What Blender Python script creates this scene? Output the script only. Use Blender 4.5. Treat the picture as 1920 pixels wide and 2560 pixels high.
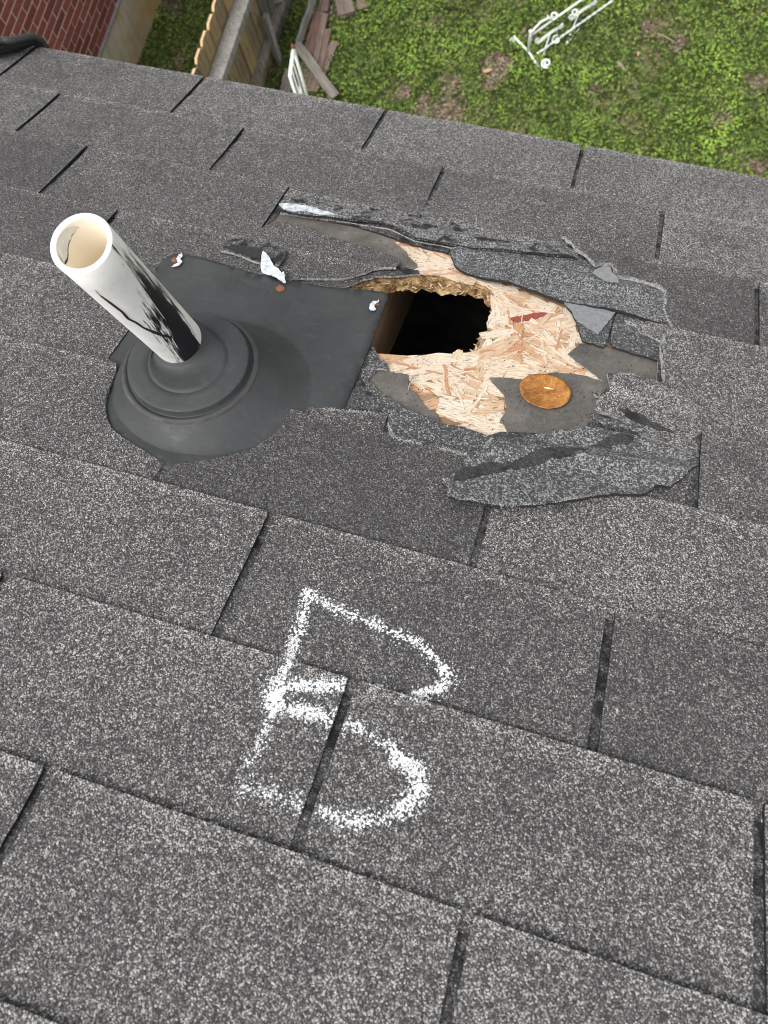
import bpy, bmesh, math, random
import numpy as np
from mathutils import Vector, Matrix, noise
from mathutils.geometry import delaunay_2d_cdt

for o in list(bpy.data.objects): bpy.data.objects.remove(o)
SC = bpy.context.scene
COL = SC.collection
PITCH = math.radians(27.5)      # roof slope
GZ = -4.644                     # lawn level; the eave is the origin

# ------------------------------------------------------------ camera
cam_d = bpy.data.cameras.new('camera')
cam = bpy.data.objects.new('camera', cam_d); COL.objects.link(cam)
cam_d.sensor_fit = 'HORIZONTAL'; cam_d.sensor_width = 36.0; cam_d.lens = 32.362
cam_d.clip_start = 0.02; cam_d.clip_end = 400
cam_d.dof.use_dof = True; cam_d.dof.focus_distance = 0.74; cam_d.dof.aperture_fstop = 12.0
cam.matrix_world = Matrix([[0.956544, -0.255148, 0.141148, 0.657151], [0.272273, 0.95481, -0.119186, -0.721105], [-0.10436, 0.152437, 0.982788, 0.95578], [0.0, 0.0, 0.0, 1.0]])
SC.camera = cam

# ------------------------------------------------------------ sky, sun, exposure
SUN_EL, SUN_AZ = math.radians(64), math.radians(-136)   # high, from behind and left
w = bpy.data.worlds.new('World'); SC.world = w; w.use_nodes = True
wn = w.node_tree; wn.nodes.clear()
sky = wn.nodes.new('ShaderNodeTexSky'); sky.sky_type = 'NISHITA'; sky.sun_disc = False
sky.sun_elevation = SUN_EL; sky.sun_rotation = SUN_AZ
sky.air_density = 1.0; sky.dust_density = 3.0; sky.ozone_density = 1.0
hs = wn.nodes.new('ShaderNodeHueSaturation'); hs.inputs['Saturation'].default_value = 0.12
bg = wn.nodes.new('ShaderNodeBackground'); bg.inputs['Strength'].default_value = 0.15
wo = wn.nodes.new('ShaderNodeOutputWorld')
wn.links.new(sky.outputs[0], hs.inputs['Color']); wn.links.new(hs.outputs[0], bg.inputs[0]); wn.links.new(bg.outputs[0], wo.inputs[0])
sd = bpy.data.lights.new('sun', 'SUN'); sd.energy = 1.25; sd.angle = math.radians(34); sd.color = (1.0, 0.97, 0.93)
sun = bpy.data.objects.new('sun', sd); COL.objects.link(sun)
sdir = Vector((math.sin(SUN_AZ)*math.cos(SUN_EL), math.cos(SUN_AZ)*math.cos(SUN_EL), math.sin(SUN_EL)))
sun.rotation_euler = sdir.to_track_quat('Z', 'Y').to_euler(); sun.location = (-3, 1, 6)
SC.view_settings.view_transform = 'Standard'; SC.view_settings.look = 'None'
SC.view_settings.exposure = 1.05; SC.view_settings.gamma = 1.0
SC.view_settings.use_curve_mapping = False
SC.render.engine = 'CYCLES'
SC.cycles.use_denoising = True; SC.cycles.filter_width = 1.05
SC.cycles.max_bounces = 8; SC.cycles.diffuse_bounces = 6

# ------------------------------------------------------------ material helpers
class Mat:
    def __init__(s, name, rough=0.8, spec=0.3):
        s.m = bpy.data.materials.new(name); s.m.use_nodes = True
        s.nt = s.m.node_tree; s.b = s.nt.nodes['Principled BSDF']
        s.b.inputs['Roughness'].default_value = rough
        s.b.inputs['Specular IOR Level'].default_value = spec
        s.tc = None
    def set(s, sock, v):
        if hasattr(v, 'is_output'): s.nt.links.new(v, sock)
        elif isinstance(v, (tuple, list)) and len(v) == 3 and sock.type == 'RGBA': sock.default_value = (*v, 1)
        else: sock.default_value = v
    def n(s, t, ins=None, **kw):
        nd = s.nt.nodes.new('ShaderNode'+t)
        for k, v in kw.items(): setattr(nd, k, v)
        for k, v in (ins or {}).items(): s.set(nd.inputs[k], v)
        return nd
    def co(s, which='Object'):
        if s.tc is None: s.tc = s.n('TexCoord')
        return s.tc.outputs[which]
    def map(s, scale=(1,1,1), rot=(0,0,0), loc=(0,0,0), vec=None):
        return s.n('Mapping', {'Vector': vec or s.co(), 'Scale': scale, 'Rotation': rot, 'Location': loc}).outputs[0]
    def noise(s, scale, detail=3, rough=.5, vec=None, dist=0.):
        return s.n('TexNoise', {'Vector': vec or s.co(), 'Scale': scale, 'Detail': detail, 'Roughness': rough, 'Distortion': dist}).outputs['Fac']
    def vor(s, scale, vec=None, feature='F1', rnd=1.):
        return s.n('TexVoronoi', {'Vector': vec or s.co(), 'Scale': scale, 'Randomness': rnd}, feature=feature)
    def math(s, op, a, b=0., c=0., clamp=False):
        nd = s.n('Math', operation=op, use_clamp=clamp)
        for i, v in enumerate((a, b, c)): s.set(nd.inputs[i], v)
        return nd.outputs[0]
    def ramp(s, f, pts, interp='LINEAR'):
        r = s.n('ValToRGB', {'Fac': f}); cr = r.color_ramp; cr.interpolation = interp
        for i, (p, c) in enumerate(pts):
            e = cr.elements[i] if i < 2 else cr.elements.new(p)
            e.position = p; e.color = (*c, 1) if not isinstance(c, (int, float)) else (c, c, c, 1)
        return r.outputs['Color']
    def mix(s, f, a, b, mode='MIX'):
        nd = s.n('Mix', data_type='RGBA', blend_type=mode)
        s.set(nd.inputs[0], f); s.set(nd.inputs[6], a); s.set(nd.inputs[7], b)
        return nd.outputs[2]
    def attr(s, name, typ='OBJECT'):
        return s.n('Attribute', attribute_type=typ, attribute_name=name)
    def sep(s, v):
        return s.n('SeparateXYZ', {0: v}).outputs
    def bump(s, h, strength=.5, dist=.002):
        nd = s.n('Bump', {'Height': h, 'Strength': strength, 'Distance': dist})
        s.nt.links.new(nd.outputs[0], s.b.inputs['Normal'])
    def base(s, c): s.set(s.b.inputs['Base Color'], c)
    def rough(s, c): s.set(s.b.inputs['Roughness'], c)

def granules(name, tint=(1,1,1), shift=0., cell=1020., wear=True, light=1.0, tar=False):
    """mineral-granule roofing surface: one random tone per granule, rounded relief"""
    M = Mat(name, .85, .35)
    warp = M.n('VectorMath', {0: M.co(), 1: M.n('VectorMath', {0: M.n('TexNoise', {'Vector': M.co(), 'Scale': 300., 'Detail': 1.}).outputs['Color'], 'Scale': .0012}, operation='SCALE').outputs[0]}, operation='ADD').outputs[0]
    v = M.vor(cell, warp); v2 = M.vor(cell*.43, warp)
    r = M.n('SeparateColor', {0: v.outputs['Color']}).outputs
    r2 = M.n('SeparateColor', {0: v2.outputs['Color']}).outputs
    big = M.noise(7., 4, .6); mid = M.noise(55., 3, .6)
    tone = M.attr('tone').outputs['Fac']
    f = M.math('ADD', M.math('MULTIPLY', r[0], .84), M.math('MULTIPLY', r2[0], .16))
    f = M.math('ADD', f, M.math('MULTIPLY_ADD', big, .26, -.13))
    f = M.math('ADD', f, M.math('MULTIPLY_ADD', mid, .18, -.09))
    f = M.math('ADD', f, M.math('ADD', M.math('MULTIPLY', tone, .85), shift+.075))
    if wear:   # rubbed lower edge of each course
        y = M.sep(M.co())[1]
        w_ = M.math('FRACT', M.math('MULTIPLY', y, -1/.127))
        w_ = M.math('MULTIPLY', M.math('SUBTRACT', 1., M.math('MULTIPLY', w_, 9.), clamp=True), M.math('MULTIPLY', mid, .22))
        f = M.math('ADD', f, w_)
    col = M.ramp(f, [(0., (.026,.0255,.0262)), (.36, (.037,.0362,.0370)), (.53, (.054,.053,.054)), (.68, (.088*light,.087*light,.087*light)),
                     (.82, (.143*light,.143*light,.141*light)), (.94, (.25*light,.25*light,.246*light)), (1., (.40*light,.40*light,.39*light))])
    hue = M.mix(r[1], (1.08*tint[0], 1.0*tint[1], .98*tint[2]), (1.0*tint[0], 1.01*tint[1], 1.0*tint[2]))
    col = M.mix(1., col, hue, 'MULTIPLY')
    if tar: col = M.mix(M.math('MULTIPLY_ADD', M.noise(48., 3, .6), 9., -4.6, clamp=True), col, (.011,.011,.0115))
    M.base(col)
    h = M.math('SUBTRACT', M.math('MULTIPLY', r[2], .6), M.math('MULTIPLY', v.outputs['Distance'], 1.1))
    M.bump(h, .75, .0013)
    return M.m

def plain(name, col, rough=.7, var=.25, scale=40., bump=.2, bd=.001, spec=.3, stretch=(1,1,1)):
    M = Mat(name, rough, spec)
    vec = M.map(stretch)
    nz = M.noise(scale, 5, .6, vec)
    lo = tuple(c*(1-var) for c in col); hi = tuple(min(1, c*(1+var)) for c in col)
    M.base(M.ramp(nz, [(.3, lo), (.7, hi)]))
    if bump: M.bump(M.noise(scale*3, 4, .65, vec), bump, bd)
    return M.m

M_GRAN = granules('shingle granules')
M_BLUE = granules('sheltered shingle granules', (.945,1.0,1.035), .06, 720., False, .62)
M_LAP = granules('shingle headlap', (.98,1,1.02), -.07, 820., False, .85, True)
M_EDGE = plain('torn shingle edge', (.26,.255,.245), .95, .8, 300., .9)
M_TABEDGE = plain('cut asphalt edge', (.018,.018,.018), .9, .5, 300., .5)
M_TAR = plain('bare asphalt', (.016,.0155,.016), .62, .5, 220., .9, .0015, .4)
M_BACK = plain('shingle underside', (.17,.175,.18), .95, .25, 300., .5)

def felt_mat():
    M = Mat('felt underlay', .95, .2)
    a = M.noise(26., 5, .65); b = M.noise(420., 3, .7); c = M.noise(150., 4, .7, M.map((1, 5, 1)))
    col = M.ramp(a, [(.3, (.062,.058,.054)), (.52, (.096,.089,.081)), (.72, (.148,.134,.116))])
    col = M.mix(M.math('MULTIPLY_ADD', b, 3.2, -1.75, clamp=True), col, (.21,.195,.175))
    col = M.mix(M.math('MULTIPLY_ADD', c, 4., -2.35, clamp=True), col, (.035,.032,.030))
    M.base(col); M.bump(b, .5, .0008)
    return M.m
M_FELT = felt_mat()

def strand_mat():
    """one wood strand: grain along its length, dark resin dashes"""
    M = Mat('wood strand', .75, .3)
    hue = M.attr('hue').outputs['Fac']
    vec = M.map((1, 6, 1)); g = M.noise(70., 5, .65, M.map((1, 11, 1)))
    base = M.ramp(hue, [(0., (.57,.475,.375)), (.3, (.545,.43,.312)), (.6, (.485,.345,.228)), (.85, (.42,.235,.13)), (.95, (.23,.055,.036))])
    col = M.mix(1., base, M.ramp(g, [(.34, .42), (.47, .90), (.62, 1.12)]), 'MULTIPLY')
    d = M.noise(38., 2, .4, M.map((1, 5.5, 1), loc=(3, 1, 0)))
    d2 = M.noise(160., 2, .4, M.map((1, 4, 1), loc=(7, 2, 0)))
    k = M.math('MULTIPLY', M.math('MULTIPLY_ADD', d, 14., -8.3, clamp=True), M.math('MULTIPLY_ADD', d2, 6, -1.9, clamp=True))
    col = M.mix(M.math('MULTIPLY', k, .8), col, (.085,.075,.062))
    M.base(col); M.bump(g, .7, .001)
    return M.m
M_STRAND = strand_mat()
def deck_mat():
    M = Mat('strand board', .8, .25)
    v = M.vor(34., M.map((1, 2.3, 1), (0,0,.5)))
    r = M.n('SeparateColor', {0: v.outputs['Color']}).outputs
    g = M.noise(120., 4, .6, M.map((1, 6, 1), (0,0,.35)))
    col = M.ramp(r[0], [(0., (.30,.21,.135)), (.5, (.25,.16,.095)), (1., (.20,.115,.06))])  # darker than the strands: shade of the gaps between them put into the colour
    col = M.mix(1., col, M.ramp(g, [(.2, .6), (.6, 1.05)]), 'MULTIPLY')
    M.base(col); M.bump(g, .6, .0012)
    return M.m
M_DECK = deck_mat()
def rim_mat():
    M = Mat('broken board edge', .9, .2)
    a = M.noise(60., 6, .78, M.map((1, 1, 2.2))); b = M.noise(260., 4, .7)
    col = M.ramp(a, [(.32, (.035,.020,.009)), (.44, (.16,.092,.038)), (.55, (.34,.225,.11)), (.68, (.54,.42,.275))])
    col = M.mix(M.math('MULTIPLY_ADD', b, 5, -3.0, clamp=True), col, (.04,.026,.014))
    M.base(col); M.bump(b, 1., .003)
    return M.m
M_RIM = rim_mat()
M_RAFTER = plain('rafter timber', (.36,.225,.135), .8, .25, 16., .3, .001, .2, (8, 1, 8))
M_DARK = plain('attic insulation and added lining', (.045,.043,.040), .95, .7, 14., .5)
M_WALL = plain('house siding', (.55,.53,.49), .8, .1, 8.)

# ------------------------------------------------------------ mesh helpers
def tag(o, label=None, cat=None, group=None, kind=None):
    if label: o['label'] = label
    if cat: o['category'] = cat
    if group: o['group'] = group
    if kind: o['kind'] = kind
    return o
def mesh(name, V, F, mats, idx=None, smooth=False):
    me = bpy.data.meshes.new(name)
    me.from_pydata([tuple(map(float, v)) for v in V], [], [tuple(map(int, f)) for f in F])
    for m in (mats if isinstance(mats, (list, tuple)) else [mats]): me.materials.append(m)
    if idx is not None: me.polygons.foreach_set('material_index', idx)
    if smooth: me.polygons.foreach_set('use_smooth', [True]*len(F))
    me.update(); return me
def link(name, data, parent=None, loc=(0,0,0), rot=(0,0,0)):
    o = bpy.data.objects.new(name, data); COL.objects.link(o)
    if parent: o.parent = parent
    o.location = loc; o.rotation_euler = rot
    return o
class MB:
    """collects shapes into one mesh"""
    def __init__(s): s.V = []; s.F = []; s.I = []
    def add(s, V, F, i=0):
        k = len(s.V); s.V += [tuple(v) for v in V]; s.F += [tuple(x+k for x in f) for f in F]; s.I += [i]*len(F)
    def box(s, lo, hi, i=0):
        x0,y0,z0 = lo; x1,y1,z1 = hi
        s.add([(x0,y0,z0),(x1,y0,z0),(x1,y1,z0),(x0,y1,z0),(x0,y0,z1),(x1,y0,z1),(x1,y1,z1),(x0,y1,z1)],
              [(0,3,2,1),(4,5,6,7),(0,1,5,4),(1,2,6,5),(2,3,7,6),(3,0,4,7)], i)
    def tube(s, pts, r, n=8, i=0, caps=True):
        P = [Vector(p) for p in pts]; R = r if isinstance(r, (list, tuple)) else [r]*len(P)
        t0 = (P[1]-P[0]).normalized(); a = t0.orthogonal().normalized(); rings = []
        for k, p in enumerate(P):
            t = ((P[min(k+1, len(P)-1)]-P[max(k-1, 0)]).normalized())
            a = (a-t*a.dot(t)); a = a.normalized() if a.length > 1e-6 else t.orthogonal().normalized()
            b = t.cross(a); rings.append([p+(a*math.cos(q*2*math.pi/n)+b*math.sin(q*2*math.pi/n))*R[k] for q in range(n)])
        V = [v for rg in rings for v in rg]; F = []
        for k in range(len(P)-1):
            for q in range(n): F.append((k*n+q, k*n+(q+1) % n, (k+1)*n+(q+1) % n, (k+1)*n+q))
        if caps: F.append(tuple(reversed(range(n)))); F.append(tuple(range((len(P)-1)*n, len(P)*n)))
        s.add(V, F, i)
    def make(s, name, mats, parent=None, loc=(0,0,0), rot=(0,0,0), smooth=False, off=(0,0,0)):
        V = [(v[0]-off[0], v[1]-off[1], v[2]-off[2]) for v in s.V]
        return link(name, mesh(name, V, s.F, mats, s.I, smooth), parent, loc, rot)

def nz(x, y, z=0.): return noise.noise(Vector((x, y, z)))
def inside(P, poly):
    P = np.asarray(P, float); poly = np.asarray(poly, float); x, y = P[:,0], P[:,1]
    c = np.zeros(len(P), bool); j = len(poly)-1
    for i in range(len(poly)):
        xi, yi = poly[i]; xj, yj = poly[j]
        if yi != yj:
            c ^= ((yi > y) != (yj > y)) & (x < (xj-xi)*(y-yi)/(yj-yi)+xi)
        j = i
    return c
def resample(poly, seg, rough=0., seed=0.):
    out = []
    for i in range(len(poly)):
        a = np.array(poly[i]); b = np.array(poly[(i+1) % len(poly)]); L = np.hypot(*(b-a)); k = max(1, int(math.ceil(L/seg)))
        for q in range(k): out.append(a+(b-a)*q/k)
    out = np.array(out)
    if rough:
        for p in out:
            x, y = float(p[0]), float(p[1])
            p[0] += rough*(nz(x*90, y*90, seed)+.7*nz(x*330, y*330, seed+5))
            p[1] += rough*(nz(x*90, y*90, seed+9)+.7*nz(x*330, y*330, seed+14))
    return out
def tri_fill(loops, grid=None, holes=()):
    """triangulate outline (first loop) minus holes, with a jittered grid of inner points"""
    pts = []; edges = []
    for lp in loops:
        k = len(pts); m = len(lp); pts += [Vector((float(p[0]), float(p[1]))) for p in lp]
        edges += [(k+i, k+(i+1) % m) for i in range(m)]
    if grid:
        A = np.asarray(loops[0]); lo, hi = A.min(0), A.max(0)
        gx = np.arange(lo[0]+grid*.5, hi[0], grid); gy = np.arange(lo[1]+grid*.5, hi[1], grid)
        if len(gx) and len(gy):
            G = np.stack(np.meshgrid(gx, gy), -1).reshape(-1, 2); G = G+np.random.RandomState(1).uniform(-.2, .2, G.shape)*grid
            ok = inside(G, loops[0])
            for h in loops[1:]: ok &= ~inside(G, h)
            pts += [Vector((float(p[0]), float(p[1]))) for p in G[ok]]
    v, e, f, *_ = delaunay_2d_cdt(pts, edges, [], 0, 1e-7)
    v = np.array([(p.x, p.y) for p in v]); f = [tuple(t) for t in f]
    cen = np.array([v[list(t)].mean(0) for t in f])
    ok = inside(cen, loops[0])
    for h in loops[1:]: ok &= ~inside(cen, h)
    return v, [t for t, k in zip(f, ok) if k]
def slab(poly, nf, th, rough=0., seg=.006, grid=None, seed=0., holes=(), hole_rough=0.):
    """sheet on the roof: outline in (along eave, upslope) metres, top height nf(u,v), thickness th"""
    lp = resample(poly, seg, rough, seed); loops = [lp]+[resample(h, seg, hole_rough or rough, seed+3) for h in holes]
    v, f = tri_fill(loops, grid)
    fn = nf if callable(nf) else (lambda a, b: nf)
    top = np.array([fn(float(p[0]), float(p[1])) for p in v]); N = len(v)
    V = [(p[0], -p[1], t) for p, t in zip(v, top)]+[(p[0], -p[1], t-th) for p, t in zip(v, top)]
    F = []; I = []; ed = {}
    for t in f:
        a, b, c = t
        if (v[b][0]-v[a][0])*(v[c][1]-v[a][1])-(v[b][1]-v[a][1])*(v[c][0]-v[a][0]) > 0: t = (a, c, b)  # y flips
        F.append(t); I.append(0); F.append((t[2]+N, t[1]+N, t[0]+N)); I.append(2)
        for i in range(3): ed[(t[i], t[(i+1) % 3])] = 1
    for (a, b) in ed:
        if (b, a) not in ed: F.append((b, a, a+N, b+N)); I.append(1)
    return V, F, I
RROT = (-PITCH, 0, 0)
def rw(u, v, n=0.):
    return Vector((u, -v*math.cos(PITCH)+n*math.sin(PITCH), v*math.sin(PITCH)+n*math.cos(PITCH)))

# ============================================================ ground
def ground_mat():
    M = Mat('bare soil', .95, .15)
    a = M.noise(1.6, 5, .6); b = M.noise(40., 5, .7); c = M.noise(130., 3, .7)
    col = M.ramp(b, [(.25, (.075,.055,.036)), (.5, (.17,.128,.088)), (.72, (.28,.225,.17))])
    col = M.mix(M.math('MULTIPLY_ADD', a, 5, -1.7, clamp=True), col, M.ramp(c, [(.3, (.05,.085,.020)), (.7, (.12,.165,.05))]))
    M.base(col); M.bump(b, 1., .02)
    return M.m
gm = MB(); gm.add([(-90,-90,0),(90,-90,0),(90,90,0),(-90,90,0)], [(0,1,2,3)])
tag(gm.make('lawn', ground_mat(), loc=(0,0,GZ)), kind='structure')

# ============================================================ house and roof
house = tag(link('house', None, loc=(.5,-.4,GZ)), 'house with a grey asphalt shingle roof that has a ragged hole torn through it', 'house')
HL = (-.5,.4,-GZ)                      # roof parts: roof frame with its origin at the eave
def rpart(name, me, parent=None):
    if parent is None: return link(name, me, house, HL, RROT)
    return link(name, me, parent)
def rslab(name, poly, nf, th, mats, parent=None, label=None, tone=0., hue=None, **kw):
    V, F, I = slab(poly, nf, th, **kw)
    o = rpart(name, mesh(name, V, F, mats, I), parent)
    o['tone'] = tone
    if label: o['label'] = label
    return o
TAB, EXP, GAP = .3048, .127, .0074
OFF = [-0.8446, -0.4345, -0.0384, 0.3539, 0.7636, 1.16, 1.5535, 1.9415, 1.3359]
NTOP, NDROP = .0023, .0041
def ncourse(c):
    return lambda u, v: NTOP-NDROP*min(1.4, max(0., v/EXP-c))+.0007*nz(u*7, v*9, c*3.1)+.0004*nz(u*31, v*25, c)
DECK, FELT, LAP = -.0105, -.0076, -.0036
HOLE_TOP = [(0.4361,0.4297),(0.4293,0.4215),(0.4379,0.4066),(0.4479,0.3954),(0.4582,0.3851),(0.4762,0.377),(0.4913,0.373),(0.5007,0.3675),(0.5095,0.3599),(0.5223,0.3569),(0.5352,0.3546),(0.5486,0.3543),(0.5622,0.3551),(0.5762,0.3579),(0.5862,0.3609),(0.5959,0.3694),(0.5951,0.3782),(0.6028,0.3839),(0.6068,0.3909),(0.6063,0.4013),(0.6108,0.4079),(0.6078,0.421),(0.6066,0.4333),(0.6104,0.4397),(0.6038,0.4439),(0.599,0.4533),(0.6026,0.4615),(0.6003,0.4735),(0.5937,0.4822),(0.5867,0.4837),(0.5818,0.4836),(0.5781,0.4885),(0.5764,0.4964),(0.5723,0.4996),(0.5649,0.5039),(0.5589,0.5042),(0.5507,0.5056),(0.5439,0.5075),(0.5346,0.5093),(0.5236,0.5136),(0.5148,0.5172),(0.5082,0.5198),(0.5032,0.5233),(0.4956,0.5187),(0.4797,0.5076),(0.4634,0.4925),(0.4478,0.4647)]
HOLE_BOT = [(0.4373,0.4213),(0.4378,0.4146),(0.444,0.4042),(0.4591,0.4002),(0.4674,0.396),(0.4815,0.3932),(0.484,0.3832),(0.4992,0.3789),(0.5156,0.3791),(0.524,0.3696),(0.5376,0.3753),(0.5506,0.3733),(0.5614,0.368),(0.5741,0.3646),(0.585,0.3656),(0.5895,0.3679),(0.5931,0.372),(0.5939,0.376),(0.5984,0.3787),(0.6019,0.3828),(0.6015,0.3902),(0.6047,0.3964),(0.6047,0.4086),(0.6034,0.4212),(0.6064,0.4291),(0.601,0.4339),(0.5967,0.4432),(0.5988,0.4501),(0.5971,0.4622),(0.5917,0.4715),(0.5859,0.4735),(0.5809,0.4734),(0.5783,0.478),(0.5765,0.4861),(0.5712,0.4897),(0.5636,0.4941),(0.5575,0.4944),(0.5491,0.4958),(0.5422,0.4978),(0.5327,0.4996),(0.5215,0.504),(0.5125,0.5076),(0.5058,0.5103),(0.5018,0.5135),(0.4941,0.5088),(0.4779,0.4976),(0.4625,0.4818),(0.4466,0.4534)]
# deck: strand board sheet with the broken hole
outer = [(-1.4,.0),(2.4,.0),(2.4,2.2),(-1.4,2.2)]
deck_loop = [(-1.4,.0),(2.4,.0),(2.4,2.2),(-1.4,2.2)]
ht = resample(HOLE_TOP, .004, .0016, 2.); hb_src = resample(HOLE_BOT, .004, .0016, 8.)
def by_arclen(P, n):
    P = np.vstack([P, P[:1]]); d = np.r_[0, np.cumsum(np.hypot(*np.diff(P, axis=0).T))]; s = np.linspace(0, d[-1], n, endpoint=False)
    return np.stack([np.interp(s, d, P[:,0]), np.interp(s, d, P[:,1])], 1)
near_lo, near_hi = HOLE_TOP[0], None
v2, f2 = tri_fill([resample(deck_loop, .2), ht], .12)
m = MB()
V = [(p[0], -p[1], DECK) for p in v2]
m.add(V, [t if (v2[t[1]][0]-v2[t[0]][0])*(v2[t[2]][1]-v2[t[0]][1])-(v2[t[1]][1]-v2[t[0]][1])*(v2[t[2]][0]-v2[t[0]][0]) < 0 else (t[0],t[2],t[1]) for t in f2])
deck = rpart('roof_deck', mesh('roof_deck', m.V, m.F, M_DECK, m.I)); deck['label'] = 'pale strand board roof deck broken open in a ragged hole'
# torn thickness of the board round the hole
n_r = len(ht); HB = np.array([hb_src[np.argmin(np.hypot(*(hb_src-p).T))] for p in ht])
for _ in range(6): HB = (HB+np.roll(HB,1,0)+np.roll(HB,-1,0))/3
rows = 7; V = []; F = []; rng = random.Random(4)
for k in range(rows+1):
    s = k/rows
    for i in range(n_r):
        p = ht[i]*(1-s)+HB[i]*s; x, y = float(p[0]), float(p[1]); z = DECK-.0005*(k > 0)-s*.0140
        a = .0046*min(1, s*4)
        V.append((x+a*nz(x*160,y*160,k*.55), -y+a*nz(x*160+9,y*160,k*.55)+a*.8*nz(x*420,y*420,k), z+a*.9*nz(x*200,y*200+5,k*.8)+.0012*nz(x*600,y*600,k)*(s>0)))
for k in range(rows):
    for i in range(n_r):
        j = (i+1) % n_r; F.append((k*n_r+i, k*n_r+j, (k+1)*n_r+j, (k+1)*n_r+i))
# underside of the board near the hole
for i in range(n_r):
    p = HB[i]; c = HB.mean(0); q = p+(p-c)*.35; V.append((q[0], -q[1], DECK-.0128))
b0 = rows*n_r; b1 = (rows+1)*n_r
for i in range(n_r):
    j = (i+1) % n_r; F.append((b0+i, b0+j, b1+j, b1+i))
rpart('broken_edge', mesh('broken_edge', V, F, M_RIM), deck)['label'] = 'crumbling brown broken edge of the board'
# splinters on the broken edge
m = MB(); rng = random.Random(12)
for i in range(0, n_r):
    if rng.random() < .55: continue
    s = rng.random(); p = ht[i]*(1-s)+HB[i]*s; inw = (HB.mean(0)-p); inw = inw/np.hypot(*inw)
    a = rng.uniform(-1.1, 1.1); d = np.array((inw[0]*math.cos(a)-inw[1]*math.sin(a), inw[0]*math.sin(a)+inw[1]*math.cos(a)))
    L = rng.uniform(.004, .013); wd = rng.uniform(.0008, .0025); z = DECK-.001-s*.010
    x, y = p-d*L*.6; e = p+d*L*.45; nrm = np.array((-d[1], d[0]))*wd
    z1 = z+rng.uniform(-.002,.002)
    m.add([(x-nrm[0],-(y-nrm[1]),z),(x+nrm[0],-(y+nrm[1]),z),(e[0]+nrm[0]*.3,-(e[1]+nrm[1]*.3),z1),(e[0]-nrm[0]*.3,-(e[1]-nrm[1]*.3),z1),
           (x,-y,z-.0012),(e[0],-e[1],z1-.0006)], [(0,1,2,3),(0,3,5,4),(1,4,5,2),(0,4,1),(3,2,5)])
sp = m.make('splinter', M_STRAND, deck); sp['kind'] = 'stuff'; sp['hue'] = .45
# strands of the board laid bare where the roofing is gone
BARE = [(0.4553,0.3122),(0.4708,0.3013),(0.5254,0.2978),(0.5512,0.3298),(0.6152,0.3559),(0.6705,0.3644),(0.6974,0.3775),(0.707,0.4088),(0.7112,0.42),(0.7022,0.4436),(0.7468,0.479),(0.6864,0.4844),(0.6537,0.5032),(0.6272,0.5123),(0.6453,0.5393),(0.6535,0.5612),(0.6442,0.5712),(0.6554,0.591),(0.6264,0.5908),(0.5985,0.5866),(0.5751,0.5631),(0.5534,0.5486),(0.5334,0.5329),(0.5214,0.537),(0.5052,0.5271),(0.4984,0.5137),(0.4673,0.4218),(0.4892,0.3666),(0.4951,0.3447)]
def strand_mesh(seed, L, wd, curl):
    r = random.Random(seed); n = 6; top = []; bot = []
    for k in range(n+1):
        x = (k/n-.5)*L; e = 1-abs(k/n-.5)*.5 if k not in (0, n) else r.uniform(.35, .8)
        o = r.uniform(-.0009, .0009)
        top.append((x+r.uniform(-.002,.002), o+wd*.5*e*r.uniform(.85,1.05), .0007+curl*(x/L)**2*.004)); bot.append((x+r.uniform(-.002,.002), o-wd*.5*e*r.uniform(.85,1.05), .0007+curl*(x/L)**2*.004))
    V = top+bot; N = n+1; F = [(k, N+k, N+k+1, k+1) for k in range(n)]
    lo = [(p[0], p[1], p[2]-.0016) for p in V]; F += [(k, k+1, 2*N+k+1, 2*N+k) for k in range(n)]+[(N+k+1, N+k, 3*N+k, 3*N+k+1) for k in range(n)]
    F += [(N, 0, 2*N, 3*N), (n, N+n, 3*N+n, 2*N+n)]
    return mesh('wood_strand', V+lo, F, M_STRAND)
SM = [strand_mesh(s, L, wd, c) for s, (L, wd, c) in enumerate([(.075,.017,.1),(.06,.012,.2),(.09,.022,.05),(.05,.009,.4),(.07,.006,.5),(.045,.016,.2),(.085,.010,.15),(.035,.007,.6)])]
def lay_strand(u, v, ang, me, hue, z, sx=1., sy=1.):
    o = link('wood_strand', me, deck, (u, -v, z), (random.uniform(-.06,.06), random.uniform(-.022,.022), ang)); o.scale = (sx, sy, 1); o['hue'] = hue
    return o
random.seed(7)
ba = np.array(BARE); lo, hi = ba.min(0), ba.max(0); placed = 0; tries = 0
hole_in = np.array(HOLE_TOP)
while placed < 135 and tries < 9000:
    tries += 1
    p = np.array((random.uniform(*np.array((lo[0], hi[0]))), random.uniform(lo[1], hi[1])))
    if not inside([p], BARE)[0] or inside([p], HOLE_TOP)[0]: continue
    me = random.choice((SM[0], SM[1], SM[2], SM[2], SM[5], SM[6], SM[3])); ang = random.gauss(-.15, .7); sx = random.uniform(.7, 1.1)
    L = max(v.co.x for v in me.vertices)*sx; d = np.array((math.cos(ang), -math.sin(ang)))
    ends = np.array([p+d*L*k for k in (-.95, -.5, .5, .95)])
    if inside(ends, HOLE_TOP).any(): continue
    if not inside(ends[[0, 3]], BARE).all() and random.random() < .75: continue
    hue = random.choice((0,.05,.1,.2,.3,.4,.5,.6,.68,.75)) if random.random() > .08 else .86
    lay_strand(p[0], p[1], ang, me, hue, DECK+.0001+.0000085*placed, sx, random.uniform(.8, 1.2)); placed += 1
SPL = [strand_mesh(50+s, L, wd, c) for s, (L, wd, c) in enumerate([(.05,.0030,.9),(.035,.0022,1.4),(.065,.0036,.7),(.028,.0018,1.8)])]
n_spl = 0
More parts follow.
